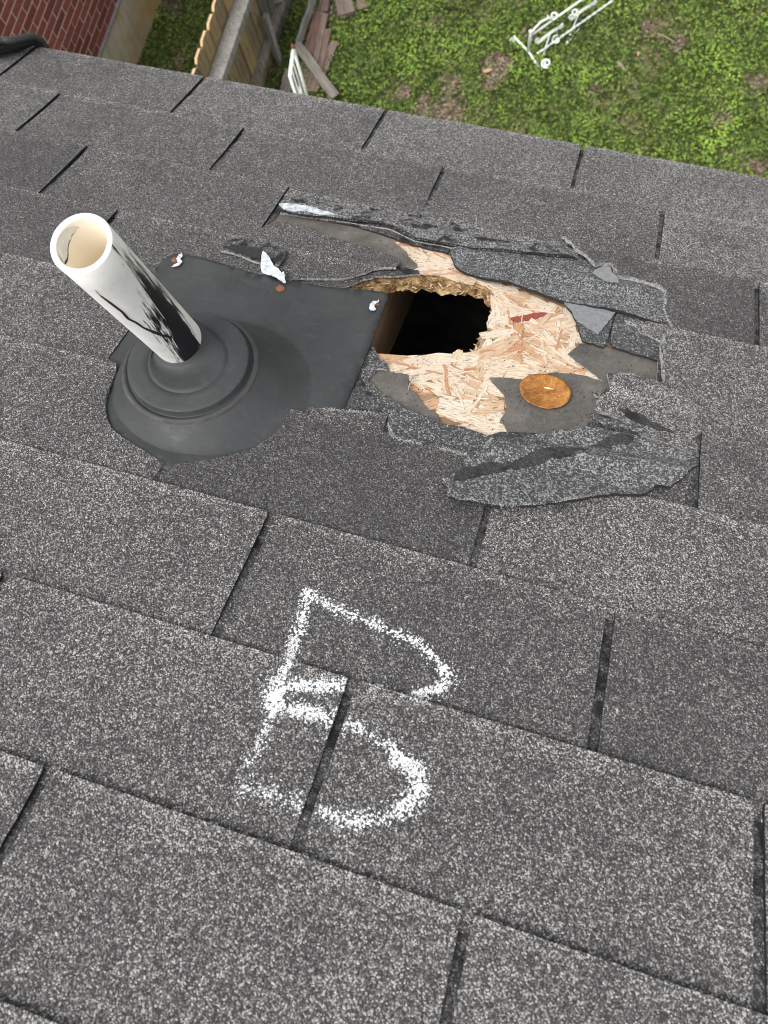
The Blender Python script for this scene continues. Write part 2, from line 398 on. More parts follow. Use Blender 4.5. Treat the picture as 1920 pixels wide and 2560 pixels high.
while n_spl < 46:
    p = np.array((random.uniform(lo[0], hi[0]), random.uniform(lo[1], hi[1])))
    a_ = random.gauss(-.2, .8); d_ = np.array((math.cos(a_), -math.sin(a_)))*.03; e_ = [p, p-d_, p+d_]
    if not inside(e_, BARE).all() or inside(e_, HOLE_TOP).any(): continue
    lay_strand(p[0], p[1], a_, random.choice(SPL), random.choice((0,.1,.3,.5,.7,.86)), DECK+.0018, random.uniform(.6,.9)); n_spl += 1
def strand_line(a, b, wd, hue, k):
    (u0, v0), (u1, v1) = a, b; L = math.hypot(u1-u0, v1-v0)
    o = lay_strand((u0+u1)/2, (v0+v1)/2, math.atan2(-(v1-v0), u1-u0), SM[2], hue, DECK+.0014+.00002*k, L/.09, wd/.022)
for k, (seg, wd, hue) in enumerate([
    ([(0.6293,0.4148),(0.6802,0.3805)], .012, 1.), ([(0.6356,0.4768),(0.6755,0.3744)], .007, .55), ([(0.6662,0.4226),(0.7194,0.4788)], .016, .15),
    ([(0.6282,0.3785),(0.6371,0.3579)], .017, .7), ([(0.6067,0.586),(0.6094,0.4949)], .018, .62), ([(0.5807,0.5726),(0.6475,0.5723)], .036, .02),
    ([(0.611,0.6045),(0.6576,0.5843)], .026, .12), ([(0.553,0.516),(0.6019,0.5357)], .010, .1), ([(0.544,0.5486),(0.6067,0.4994)], .012, .08),
    ([(0.6089,0.5092),(0.673,0.4926)], .030, .2), ([(0.5976,0.5472),(0.6153,0.5)], .014, .18), ([(0.6146,0.5297),(0.6323,0.5535)], .009, .6),
    ([(0.6033,0.5419),(0.6247,0.5446)], .006, .4), ([(0.4965,0.3626),(0.548,0.3353)], .020, .03), ([(0.4986,0.3505),(0.544,0.3298)], .022, .06),
    ([(0.5075,0.3632),(0.5575,0.341)], .010, .66), ([(0.5584,0.3452),(0.627,0.3627)], .012, .1), ([(0.5818,0.5194),(0.6416,0.4423)], .020, .62),
    ([(0.6129,0.397),(0.6366,0.4049)], .013, .3), ([(0.5166,0.5399),(0.5531,0.5061)], .014, .12), ([(0.5337,0.541),(0.5831,0.5101)], .010, .05),
    ([(0.6053,0.4972),(0.651,0.4869)], .024, .16), ([(0.6005,0.4527),(0.635,0.4331)], .013, .04), ([(0.5807,0.5002),(0.5843,0.4845)], .012, .3)]):
    strand_line(seg[0], seg[1], wd, hue, k)

# timber below the deck, attic floor, walls
m = MB(); ur = [(0.4672,0.2837)][0][0]
m.box((ur-.038, -2.1, -.163), (ur, -.02, -.0235)); rpart('rafter', mesh('rafter', m.V, m.F, M_RAFTER, m.I))['label'] = 'brown rafter seen inside the hole'
for du in (-.61, -1.22, .61, 1.22):
    rpart('rafter', mesh('rafter', [(x+du, y, z) for x, y, z in m.V], m.F, M_RAFTER, m.I))
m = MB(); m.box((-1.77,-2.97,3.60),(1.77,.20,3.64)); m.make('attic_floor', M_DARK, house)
ph = 2.2
m = MB()
for x0, x1 in ((-1.9,-1.78),(1.78,1.9)):
    pr = [(.30,0),(.30,-GZ+.0),(-1.55,-GZ+.05+1.55*math.tan(PITCH)),(-3.1,-GZ+.05),(-3.1,0)]
    V = [(x0, a, b) for a, b in pr]+[(x1, a, b) for a, b in pr]
    m.add(V, [(0,1,2,3,4),(9,8,7,6,5)]+[(i, i+5, (i+1)%5+5, (i+1)%5) for i in range(5)])
m.box((-1.78,.24,0),(1.78,.30,-GZ+.02)); m.box((-1.78,-3.1,0),(1.78,-2.98,-GZ+.05))
m.make('wall', M_WALL, house)
m = MB(); m.box((-1.77,.20,3.0),(1.77,.237,-GZ+.05)); m.make('added_dark_lining', M_DARK, house)  # dark inner lining added to keep the inside of the hole black
m = MB(); m.box((-1.9,.302,-GZ-.17),(1.9,.40,-GZ-.15)); m.make('soffit', M_WALL, house)
m = MB(); m.box((-1.9,.365,-GZ-.172),(1.9,.385,-GZ-.022)); m.make('fascia', M_WALL, house)
# back slope of the roof
yb = .4-2.2*math.cos(PITCH); zb = -GZ+2.2*math.sin(PITCH)
m = MB(); m.add([(-1.9,yb,zb),(1.9,yb,zb),(1.9,yb-1.6,zb-1.6*math.tan(PITCH)),(-1.9,yb-1.6,zb-1.6*math.tan(PITCH)),
                 (-1.9,yb,zb-.02),(1.9,yb,zb-.02),(1.9,yb-1.6,zb-.02-1.6*math.tan(PITCH)),(-1.9,yb-1.6,zb-.02-1.6*math.tan(PITCH))],
                [(0,3,2,1),(4,5,6,7),(0,1,5,4),(2,3,7,6),(1,2,6,5),(3,0,4,7)])
bs = m.make('roof_slope', M_GRAN, house); bs['tone'] = 0.

# headlap sheet under the tabs, with the stripped area left out
STRIP = [(0.2978,0.2755),(0.298,0.3075),(0.3741,0.2995),(0.4449,0.294),(0.4827,0.3083),(0.5265,0.3063),(0.568,0.3111),(0.6388,0.3373),(0.7329,0.3526),(0.7898,0.3597),(0.797,0.4325),(0.7985,0.4875),(0.7676,0.5195),(0.7461,0.5504),(0.7049,0.5787),(0.6502,0.5942),(0.6223,0.6175),(0.6027,0.6213),(0.5421,0.6063),(0.5291,0.606),(0.5183,0.5917),(0.4955,0.5684),(0.4767,0.5457),(0.4593,0.5281),(0.4108,0.4652),(0.354,0.4475),(0.3207,0.4414),(0.2868,0.4113)]
rslab('headlap_sheet', [(-1.38,.004),(2.38,.004),(2.38,2.19),(-1.38,2.19)], LAP, .003, [M_LAP, M_EDGE, M_BACK], seg=.05, grid=.09, holes=[STRIP])

# shingle tabs
TONE = {(2,-1):-.12,(2,0):-.05,(2,2):-.10,(5,0):-.12,(6,1):-.065,(6,0):-.04,(3,-1):-.10,(3,0):-.07,(0,-1):-.03,(0,0):-.03,(0,1):.02,(0,2):.04,(1,1):-.04,(1,2):-.02,
        (0,3):.05,(1,3):.06,(3,2):.05,(4,2):-.01,(5,1):.07,(7,0):.04,(8,0):.05,(8,-1):.05,(7,-1):.02,(6,-1):.03,(5,-1):-.01,(4,-1):.0,(7,1):.0,(8,1):.05}
SKIP = {(2,1),(2,2),(3,0),(3,1),(3,2),(4,0),(4,1),(5,0),(5,-1)}
MT = [M_GRAN, M_TABEDGE, M_BACK]; MTORN = [M_GRAN, M_EDGE, M_BACK]; MB_ = [M_BLUE, M_EDGE, M_BACK]; MLT = [M_LAP, M_EDGE, M_BACK]
def su(c, k): return (OFF[c % len(OFF)]+(k if c < len(OFF) else k+.5))*TAB
ES = -.0002
for c in range(0, 11):
    for k in range(-3, 6):
        gp = .0062 if c < 3 else GAP; u0, u1 = su(c, k)+gp/2, su(c, k+1)-gp/2
        if u1 < -1.0 or u0 > 1.75 or (c, k) in SKIP: continue
        v0, v1 = EXP*c, EXP*(c+1)+.012
        r = random.Random(c*31+k); j = lambda s: r.uniform(-s, s)
        ext = .009 if c == 0 else 0
        poly = [(u0+.0015+j(.0012), v0-ext*0+j(.001)), (u1-.0015+j(.0012), v0+j(.001)), (u1, v0+.004), (u1+j(.0012), v1), (u0+j(.0012), v1), (u0, v0+.004)]
        rslab('shingle', poly, ncourse(c), .0034, MT, tone=TONE.get((c, k), j(.04)), rough=.0005, seg=.009, grid=.04, seed=c*7+k)
def E_(c): return EXP*c
# tab left of the torn area, its far side ripped to a point over the hole
nD = ncourse(3)
rslab('torn_shingle', [(su(3,0)+GAP/2, E_(3))]+[(0.2871,0.3608),(0.2952,0.3542),(0.3016,0.3378)]+[(0.3294,0.3314),(0.3601,0.3382),(0.3943,0.3441),(0.4199,0.3447),(0.4375,0.3472),(0.4646,0.3544),(0.4775,0.3635),(0.477,0.3771),(0.4642,0.3804),(0.4519,0.3867),(0.4418,0.3995),(0.4258,0.4124),(0.4046,0.4212),(0.3757,0.4307),(0.3668,0.4339),(0.3477,0.4522),(0.3241,0.4541)]+[(su(3,0)+.15, E_(4)+.012),(su(3,0)+GAP/2, E_(4)+.012)],
      lambda u, v: nD(u, v)-.0022*min(1, max(0, (u-.30)*9))+.0050*max(0, min(1, (u-.43)*9)), .0030, MTORN, tone=-.07, rough=.0011, seg=.005, grid=.03, label='dark grey shingle tab ripped to a ragged point beside the hole')
rslab('torn_shingle', [(0.3481,0.4232),(0.4207,0.3974),(0.4499,0.3737),(0.4764,0.3592),(0.489,0.3639),(0.5021,0.3636),(0.5057,0.3707),(0.483,0.3821),(0.456,0.3933),(0.4411,0.4067),(0.4331,0.4192),(0.4239,0.4276),(0.3772,0.4351),(0.3543,0.4389)],
      lambda u, v: -.0052+.0008*nz(u*30, v*30), .0022, MLT, tone=-.02, rough=.0013, seg=.005, grid=.03)
# narrow strip of the next course left below the pipe boot
rslab('torn_shingle', [(0.4482,0.6406),(0.4561,0.6339),(0.4549,0.6261),(0.4632,0.6251),(0.4736,0.6218),(0.4907,0.6186),(0.5121,0.6134),(0.5363,0.6077),(0.538,0.6409),(0.5226,0.6461),(0.5005,0.6471),(0.4745,0.6471)], ncourse(4), .0034, MTORN, tone=-.02, rough=.0011, seg=.005, grid=.03, label='narrow shingle strip cut along the edge of the pipe boot')
# tabs trimmed round the boot
rslab('shingle', [(0.4414,0.6372)]+[(su(5,1)-GAP/2, E_(5)), (su(5,1)-GAP/2, E_(6)+.012), (su(5,0)+GAP/2, E_(6)+.012)]+[(0.3609,0.7378),(0.3692,0.7327),(0.3783,0.7284),(0.3897,0.7222),(0.4007,0.7149),(0.4166,0.7039),(0.428,0.6936)]+[(0.4332,0.6828),(0.4387,0.6725),(0.4422,0.6569)],
      ncourse(5), .0034, MTORN, tone=TONE[(5,0)], rough=.0007, seg=.006, grid=.04, label='dark shingle tab trimmed in a curve along the pipe boot')
rslab('shingle', [(su(5,-1)+GAP/2, E_(5))]+[(0.2312,0.631),(0.245,0.6345),(0.2509,0.6459),(0.2535,0.6606),(0.2575,0.6768),(0.2623,0.6888),(0.2736,0.705),(0.2841,0.7145),(0.3023,0.7232),(0.3181,0.7278),(0.3317,0.7319),(0.3526,0.7374)]+[(su(5,0)-GAP/2, E_(6)+.012), (su(5,-1)+GAP/2, E_(6)+.012)],
      ncourse(5), .0034, MTORN, tone=-.01, rough=.0007, seg=.006, grid=.04, label='shingle tab trimmed in a curve round the left of the boot')

# felt underlay laid bare in three places
wf = lambda a=.0005, b=FELT: (lambda u, v: b+a*nz(u*22, v*22, 3)+a*.6*nz(u*70, v*70, 1))
MF = [M_FELT, M_EDGE, M_FELT]
rslab('felt_sheet', [(0.2907,0.3345),(0.2895,0.3099),(0.2975,0.3019),(0.3392,0.2997),(0.3785,0.2982),(0.428,0.3031),(0.4489,0.3082),(0.4651,0.3199),(0.477,0.3283),(0.4826,0.3386),(0.4959,0.3478),(0.4996,0.3554),(0.4937,0.3622),(0.4539,0.3864),(0.3862,0.4267),(0.3131,0.4195)], wf(), .0009, MF, rough=.0009, seg=.005, grid=.02, label='brownish strip of felt bared above the hole')
rslab('felt_sheet', [(0.6234,0.5172),(0.6373,0.5117),(0.6591,0.5083),(0.6743,0.4954),(0.6903,0.4855),(0.7096,0.4815),(0.7244,0.4805),(0.7395,0.4824),(0.7424,0.4825),(0.7203,0.4677),(0.7092,0.46),(0.6994,0.4517),(0.7042,0.4422),(0.7107,0.4288),(0.7509,0.4262),(0.7992,0.4292),(0.8131,0.4547),(0.8066,0.5069),(0.7866,0.5503),(0.7376,0.5668),(0.711,0.5757),(0.6632,0.5956),(0.6576,0.5887),(0.6473,0.5748),(0.6506,0.5596),(0.6485,0.55),(0.6422,0.5364),(0.6302,0.5262)], wf(), .0009, MF, rough=.0009, seg=.005, grid=.02, label='grey felt sheet bared right of the hole under the metal cap')
rslab('felt_sheet', [(0.4946,0.564),(0.4999,0.5421),(0.5141,0.5368),(0.5245,0.5426),(0.5397,0.5411),(0.544,0.5606),(0.5545,0.5636),(0.5587,0.5713),(0.5647,0.5763),(0.5752,0.5844),(0.5848,0.5885),(0.59,0.5987),(0.5767,0.6088),(0.5408,0.5983),(0.5093,0.5832)], wf(), .0009, MF, rough=.0010, seg=.005, grid=.02, label='grey felt patch bared between the boot and the wood')

# course above the hole: remains of the strip that was under the lost tab
def nS0(u, v):
    b = -.0019+.0008*nz(u*20, v*20, 7)
    return b
S0 = [(0.2892,0.2515),(0.2937,0.2961),(0.2964,0.3071),(0.3113,0.3124),(0.3359,0.3113),(0.3753,0.3028),(0.4028,0.2986),(0.4308,0.2923),(0.4451,0.2947),(0.4658,0.3014),(0.4828,0.3109),(0.5076,0.3093),(0.5268,0.3087),(0.5567,0.3079),(0.5957,0.2975),(0.6305,0.2922),(0.6846,0.2817),(0.6788,0.2387),(0.6437,0.2135),(0.4902,0.2092),(0.3795,0.2183)]
rslab('torn_shingle', S0, lambda u, v: nS0(u, v)+.0022*math.exp(-((v-.275-.03*(u-.35))/.007)**2)+.0050*min(1, max(0, (v-.272)/.02)), .0032, [M_LAP, M_TABEDGE, M_BACK], tone=.22, rough=.0012, seg=.005, grid=.012, label='dusty upper strip of a shingle with a torn lower edge above the hole')
rslab('sealant_strip', [(0.2948,0.3005),(0.3035,0.2962),(0.3158,0.2944),(0.3364,0.2919),(0.3461,0.2948),(0.3571,0.2957),(0.3738,0.2976),(0.3639,0.3026),(0.3457,0.3055),(0.3345,0.3039),(0.3194,0.3094),(0.3045,0.3099)], lambda u, v: nS0(u, v)+.0062+.0006*nz(u*90, v*90), .0012, [plain('pale sealant', (.40,.43,.45), .6, .5, 150., .8)]*3, rough=.001, seg=.004, label='pale strip of old sealant above the felt')
rslab('torn_shingle', [(0.3018,0.3039),(0.3483,0.3014),(0.3999,0.2902),(0.4281,0.2856),(0.4465,0.2911),(0.4649,0.2969),(0.4823,0.3078),(0.5078,0.3039),(0.5289,0.3069),(0.5272,0.3168),(0.5089,0.3158),(0.4905,0.3154),(0.4739,0.3143),(0.4563,0.31),(0.4382,0.305),(0.4013,0.3009),(0.3483,0.3014),(0.3067,0.3052)], lambda u, v: -.0052+.0014*nz(u*60, v*60), .0022, [M_LAP, M_TAR, M_TAR], rough=.0013, seg=.004, grid=.02, label='black tarry torn underside layer along the felt strip')
# bluish sheltered strip right of the hole
S2 = [(0.5295,0.3145),(0.5367,0.3313),(0.5462,0.3477),(0.5605,0.357),(0.5841,0.3602),(0.6164,0.3586),(0.6565,0.3647),(0.6832,0.3695),(0.711,0.3683),(0.7377,0.3667),(0.7883,0.3725),(0.8028,0.3697),(0.804,0.3512),(0.7981,0.3301),(0.7976,0.3063),(0.7929,0.2932),(0.765,0.2847),(0.7072,0.2812),(0.6836,0.2702),(0.6678,0.2487),(0.6245,0.255),(0.5918,0.2759),(0.5556,0.3016)]
def nS2(u, v): return -.0030+.0022*nz(u*14, v*14, 2)+.0048*math.exp(-((v-.312-.045*(u-.55))/.010)**2)+.0035*min(1, max(0, (v-.325)/.03))+.0018*max(0, nz(u*40, v*40, 4))
rslab('torn_shingle', S2, nS2, .0034, [M_BLUE, M_TABEDGE, M_BACK], tone=.13, rough=.0011, seg=.005, grid=.010, label='blue-grey sheltered strip of shingle bared right of the hole')
# right part of the lost tab, torn along its left side
nC = ncourse(2)
CR = [(0.6602,0.241),(0.6665,0.259),(0.6739,0.2609),(0.6792,0.2698),(0.6944,0.282),(0.7077,0.2971),(0.7277,0.2866),(0.7388,0.3037),(0.7596,0.303),(0.7856,0.3045),(0.7942,0.3113),(0.7967,0.3287),(0.7964,0.3467),(0.8021,0.3652),(0.8083,0.3785)]
rslab('torn_shingle', [CR[0]]+CR[1:]+[(CR[-1][0], E_(3)+.012), (su(2,3)-GAP/2, E_(3)+.012), (su(2,3)-GAP/2, E_(2)), (CR[0][0], E_(2))], lambda u, v: nC(u, v)+.0014+.0055*math.exp(-max(0, u-.70-.05*(v-.25)/.12)/.02)*(.6+.6*nz(u*40, v*40)), .0040, MTORN, tone=TONE[(2,2)], rough=.0014, seg=.004, grid=.03, label='shingle tab with a long ragged torn edge right of the hole')
rslab('felt_scrap', [(0.7076,0.3095),(0.7105,0.302),(0.7179,0.2919),(0.7273,0.2911),(0.7301,0.2999),(0.7378,0.3117),(0.7395,0.319),(0.7304,0.3206),(0.7229,0.3201),(0.715,0.3165)], lambda u, v: .0045+.001*nz(u*60, v*60), .0012, [M_BACK]*3, rough=.0014, seg=.004, grid=.01, label='pale fuzzy scrap of shingle backing by the torn edge')
# scraps on the felt right of the hole
rslab('headlap_sheet', [(0.6979,0.3754),(0.7107,0.4155),(0.7388,0.4229),(0.7472,0.4172),(0.7994,0.4242),(0.7992,0.3643),(0.7449,0.359)], -.0068, .0008, MLT, tone=-.08, seg=.01)
rslab('torn_shingle', [(0.6871,0.3744),(0.6976,0.3889),(0.7035,0.4047),(0.7122,0.429),(0.723,0.4295),(0.7368,0.4309),(0.7399,0.4095),(0.7409,0.3917),(0.7423,0.3734),(0.7303,0.3654),(0.7053,0.3618)], lambda u, v: -.0042+.0012*nz(u*40, v*40), .0022, [M_BLUE, M_TABEDGE, M_BACK], tone=-.05, rough=.0012, seg=.004, grid=.02)
rslab('torn_shingle', [(0.7454,0.4274),(0.7426,0.4143),(0.7421,0.3884),(0.7454,0.3669),(0.7711,0.3634),(0.7993,0.3715),(0.7983,0.4339),(0.7838,0.4321),(0.7696,0.4307)], lambda u, v: -.0038+.0012*nz(u*40, v*40), .0022, [M_BLUE, M_TABEDGE, M_BACK], tone=-.05, rough=.0010, seg=.004, grid=.02)
rslab('torn_shingle', [(0.7542,0.3778),(0.7641,0.375),(0.7767,0.373),(0.8039,0.3695),(0.81,0.382),(0.7988,0.4044),(0.784,0.3973),(0.774,0.3959),(0.7677,0.385),(0.7593,0.3835)], lambda u, v: -.0012+.0009*nz(u*40, v*40), .0022, MTORN, tone=.05, rough=.0012, seg=.004, grid=.02)
rslab('torn_shingle', [(0.6819,0.368),(0.688,0.3643),(0.743,0.3673),(0.7361,0.3901),(0.7277,0.4128),(0.72,0.4088),(0.7022,0.3989),(0.6947,0.3851)], lambda u, v: -.0020+.0012*nz(u*40, v*40), .0014, [M_BACK]*3, rough=.0014, seg=.004, grid=.02, label='pale grey three-cornered scrap of shingle backing')
# big torn tab at the right, curled over at its corner
nDr = ncourse(3)
DR = [(0.8076,0.3815),(0.7993,0.3995),(0.7961,0.4188),(0.7983,0.4392),(0.8008,0.4583),(0.804,0.4764),(0.7787,0.4774),(0.7549,0.4944),(0.7483,0.5042),(0.7461,0.5148),(0.7398,0.5291),(0.7364,0.5392),(0.7385,0.5427),(0.756,0.5456),(0.7808,0.5516),(0.7855,0.5602),(0.8113,0.5616),(0.827,0.5619),(0.8453,0.5645)]
def nDR(u, v):
    b = nDr(u, v); d = (u-.93)
    # the corner left of the next slot humps and curls
    k = min(1, max(0, (.86-u)*9))*min(1, max(0, (v-.42)*12))
    return b+.0015+.0045*math.exp(-max(0, u-.762-.10*(v-.40))/.016)*(.7+.5*nz(u*50, v*50))*(v < .50)+k*(.008+.011*math.exp(-((v-.505+.25*(u-.74))/.012)**2)+.002*nz(u*30, v*30, 5))
rslab('torn_shingle', DR+[(su(4,2)-.003, E_(4)+.03), (su(4,2)+.02, E_(4)+.012), (su(3,3)-GAP/2, E_(4)+.012), (su(3,3)-GAP/2, E_(3)), (DR[0][0]+.004, E_(3))], nDR, .0034, MTORN, tone=.05, rough=.0014, seg=.004, grid=.012, label='large shingle tab at the right torn and curled at its inner corner')
rslab('torn_shingle', [(0.7445,0.4756),(0.7582,0.4727),(0.7716,0.4739),(0.7911,0.4702),(0.8075,0.4696),(0.8159,0.5028),(0.7934,0.501),(0.7616,0.507),(0.7372,0.5141),(0.7345,0.5119),(0.7419,0.5053),(0.7507,0.4963),(0.7471,0.4852)], lambda u, v: -.0015+.0012*nz(u*40, v*40, 2), .0026, MB_, tone=.02, rough=.0014, seg=.004, grid=.015)
# rolled-up edge below it
def roll(name, A, B, r, a0, a1, mat, label, rag=.15, seed=1):
    n = 30; q = 14; V = []; F = []
    A = np.array(A); B = np.array(B); d = (B-A)/np.linalg.norm(B-A); up = np.array((0,0,1.)); s = np.cross(up, d); s /= np.linalg.norm(s)
    for inner in (0, 1):
        for i in range(n+1):
            for j in range(q+1):
                t = i/n; a = a0+(a1-a0)*j/q*(1+rag*nz(t*9, seed, j*.2)); rr = r*(1-.12*t+.16*nz(t*7, j*.3, seed))-(.0028 if inner else 0)
                p = A+(B-A)*t+s*math.cos(a)*rr+up*(math.sin(a)*rr)+d*.003*nz(t*3, j*.8, seed+3)*(i in (0, n)); V.append(p)
    W = q+1; N = (n+1)*W
    for i in range(n):
        for j in range(q):
            a = i*W+j; F.append((a, a+1, a+W+1, a+W)); F.append((a+N, a+W+N, a+W+1+N, a+1+N))
        F.append((i*W, (i+1)*W, (i+1)*W+N, i*W+N)); F.append((i*W+q, i*W+q+N, (i+1)*W+q+N, (i+1)*W+q))
    for j in range(q):
        F.append((j, j+N, j+1+N, j+1)); a = n*W+j; F.append((a, a+1, a+1+N, a+N))
    o = rpart(name, mesh(name, V, F, mat, smooth=True)); o['label'] = label; o['tone'] = -.02; return o
ra, rb = [(0.7328,0.5597),(0.7858,0.5601)]
roll('torn_shingle', (ra[0], -ra[1], .0065), (rb[0], -rb[1], .0055), .0075, -2.6, 2.2, M_BLUE, 'rolled-up shingle edge like a small tube')
# rest of the tab bared behind the flap, at the lower left of the hole
rslab('torn_shingle', [(0.5351,0.6032),(0.5374,0.5985),(0.5407,0.5958),(0.5477,0.5943),(0.5668,0.5977),(0.5893,0.6029),(0.6019,0.6016),(0.6144,0.6),(0.6292,0.6023),(0.6429,0.6055),(0.6558,0.6085),(0.6419,0.632),(0.6308,0.6378),(0.6126,0.6397),(0.5924,0.6402),(0.5687,0.6397),(0.5446,0.6393)], lambda u, v: -.0028+.0009*nz(u*30, v*30), .0028, MB_, tone=.05, rough=.0011, seg=.004, grid=.02, label='blue-grey sheltered strip of shingle below the bared wood')
rslab('torn_shingle', [(0.4867,0.5105),(0.4938,0.5174),(0.503,0.5299),(0.5145,0.5375),(0.5175,0.542),(0.506,0.548),(0.5021,0.5593),(0.5011,0.5683),(0.5171,0.5785),(0.5408,0.5874),(0.5466,0.5931),(0.5437,0.6089),(0.5139,0.6189),(0.4881,0.6209),(0.4812,0.5907),(0.4862,0.5647),(0.4836,0.5353)], lambda u, v: -.0040+.0016*nz(u*40, v*40)+.001*nz(u*120, v*120), .0028, MB_, tone=.03, rough=.0017, seg=.004, grid=.012, label='crumpled dark shingle remnant along the right edge of the boot')
# lower part of the tab beside the right-hand slot, mostly hidden by the flap
rslab('torn_shingle', [(0.7528,0.6326),(0.7997,0.5972),(0.8418,0.5625),(0.8418,0.5912),(0.834,0.6135),(0.8342,0.6436),(0.8175,0.6473),(0.7833,0.6474)], ncourse(4), .0030, MTORN, tone=-.03, rough=.001, seg=.006, grid=.03)
# the peeled-back flap
FL = [(0.6118,0.6869),(0.6142,0.6819),(0.6206,0.6719),(0.6261,0.658),(0.6311,0.649),(0.6338,0.643),(0.6409,0.6323),(0.6428,0.6225),(0.6446,0.6148),(0.6624,0.607),(0.6851,0.5947),(0.708,0.5816),(0.7227,0.5732),(0.7354,0.5663),(0.7557,0.5653),(0.7781,0.5648),(0.8094,0.5684),(0.8405,0.5723),(0.8402,0.5883),(0.8325,0.5981),(0.8247,0.6122),(0.8167,0.6211),(0.8023,0.6248),(0.7988,0.6349),(0.7894,0.6424),(0.7685,0.6476),(0.7527,0.6562),(0.7392,0.6655),(0.7219,0.6761),(0.7027,0.6872),(0.6872,0.6939),(0.6714,0.6986),(0.6636,0.7016),(0.6554,0.7025),(0.6425,0.7014),(0.6305,0.7045),(0.6221,0.7035),(0.6184,0.6944)]
def nFL(u, v):
    x = (u-.64); b = .0065+.0030*nz(u*13, v*13, 4)+.0010*nz(u*40, v*40, 4)
    cr = v-(.612+.28*max(0, .66-u)-.16*(u-.66))     # crease along the tar band
    lf = max(0, cr-.022)/.05; return b+.0070*math.exp(-((cr-.013)/.012)**2)-.0030*math.exp(-((cr+.008)/.007)**2)+.0085*min(1.3, lf)
fl = rslab('torn_shingle', FL, nFL, .0042, [M_BLUE, M_TABEDGE, M_BACK], tone=.10, rough=.0016, seg=.004, grid=.010, label='long torn shingle flap peeled back over the tabs below the hole')
# asphalt crumbs and granules shed round the tear
m = MB(); rng = random.Random(31); BX_ = [(0.4154,0.2849),(0.8052,0.3095),(0.8074,0.5172),(0.6578,0.6073),(0.5462,0.6052),(0.4457,0.4356)]
while len(m.F) < 2600:
    u, v = rng.uniform(.38, .95), rng.uniform(.26, .60)
    if not inside([(u, v)], BX_)[0] or inside([(u, v)], HOLE_TOP)[0] or inside([(u, v)], BARE)[0] and rng.random() < .8: continue
    if nz(u*40, v*40, 3) < -.05: continue
    r = rng.uniform(.0004, .0013); a = rng.random()*6.28; z = FELT+.0012
    b_ = [(u+r*math.cos(a+q*2.09)*rng.uniform(.6,1.2), -(v+r*math.sin(a+q*2.09)), z) for q in range(3)]; m.add(b_+[(u, -v, z+r*1.1)], [(0,1,3),(1,2,3),(2,0,3),(0,2,1)])
cr_ = rpart('asphalt_crumb', mesh('asphalt_crumb', m.V, m.F, plain('asphalt crumbs', (.05,.05,.05), .9, .8, 400., .2), m.I)); cr_['kind'] = 'stuff'
M_FRAY = plain('frayed glass mat', (.33,.33,.315), .95, .45, 200., 0)
def fray(line, hf, label, n=1.7, L0=.0026):
    m = MB(); r = random.Random(len(line)*7+int(line[0][0]*1e4)); P = resample(line+line[::-1][1:-1], .0010, .0012, 1.)[:len(resample(line, .001))]
    for p in P:
        for _ in range(int(n)+(r.random() < n % 1)):
            u, v = p[0]+r.gauss(0, .0009), p[1]+r.gauss(0, .0009)
            if nz(u*60, v*60, 4)+.5*nz(u*170, v*170, 2) < -.12: continue
            a = r.random()*6.28; L = r.uniform(.4, 1)*L0; wd = r.uniform(.00015, .0004); z = hf(u, v)+r.uniform(.0001, .0009); z2 = z+r.uniform(-.0006, .0014)
            c, s = math.cos(a), math.sin(a)
            m.add([(u-s*wd, -v+c*wd, z), (u+s*wd, -v-c*wd, z), (u+c*L, -v+s*L, z2), (u, -v, z-.0004)], [(0,1,2),(0,2,3),(1,3,2)])
    o = rpart('frayed_mat', mesh('frayed_mat', m.V, m.F, M_FRAY, m.I)); o['kind'] = 'stuff'; o['label'] = label
nCR = lambda u, v: nC(u, v)+.0014+.0055*math.exp(-max(0, u-.70-.05*(v-.25)/.12)/.02)*(.6+.6*nz(u*40, v*40))
fray(CR[1:], nCR, 'pale frayed edge of the long tear')
fray(DR[:6], nDR, 'pale frayed edge of the large torn tab')
fray(DR[6:16], nDR, 'pale frayed edge of the curled corner', 1.8)
fray(FL[:9], nFL, 'pale frayed left end of the flap', 1.4); fray(FL[-12:], nFL, 'pale frayed lower edge of the flap', 1.2, .0022)
fray(S0[3:18], lambda u, v: nS0(u, v)+.0030, 'frayed torn edge above the hole', .8, .002)
fray([(0.5374,0.6094),(0.54,0.6236),(0.5459,0.6347),(0.5528,0.6409),(0.5684,0.6403),(0.5916,0.6395),(0.612,0.6403),(0.6304,0.6403)], ncourse(5), 'pale frayed edge below the bared wood', 2.2)
fray([(0.4569,0.6356),(0.4557,0.6279),(0.4639,0.6269),(0.4743,0.6236),(0.4914,0.6204),(0.5127,0.6152),(0.5368,0.6095)], ncourse(4), 'hairy cut edge along the pipe boot', 1.2, .004)
def film(name, poly, hf, label, mat=M_TAR, rough=.0018, parent=None, th=.0009):
    o = rslab(name, poly, lambda u, v: hf(u, v)+.0006+.0004*nz(u*160, v*160), th, [mat]*3, parent, rough=rough, seg=.003, grid=.008); o['label'] = label; return o
ds = film('dark_strip', [(0.4874,0.2832),(0.5091,0.2797),(0.5334,0.2793),(0.5593,0.2771),(0.5828,0.274),(0.6,0.2707),(0.6121,0.2706),(0.6006,0.2835),(0.5792,0.2859),(0.5516,0.2881),(0.5234,0.2883),(0.5012,0.2891)], nS2, 'painted dark shade along the crease above the hole', M_LAP, th=.0005); ds['tone'] = -.28  # shade of the crease hollow put in as a thin dark film
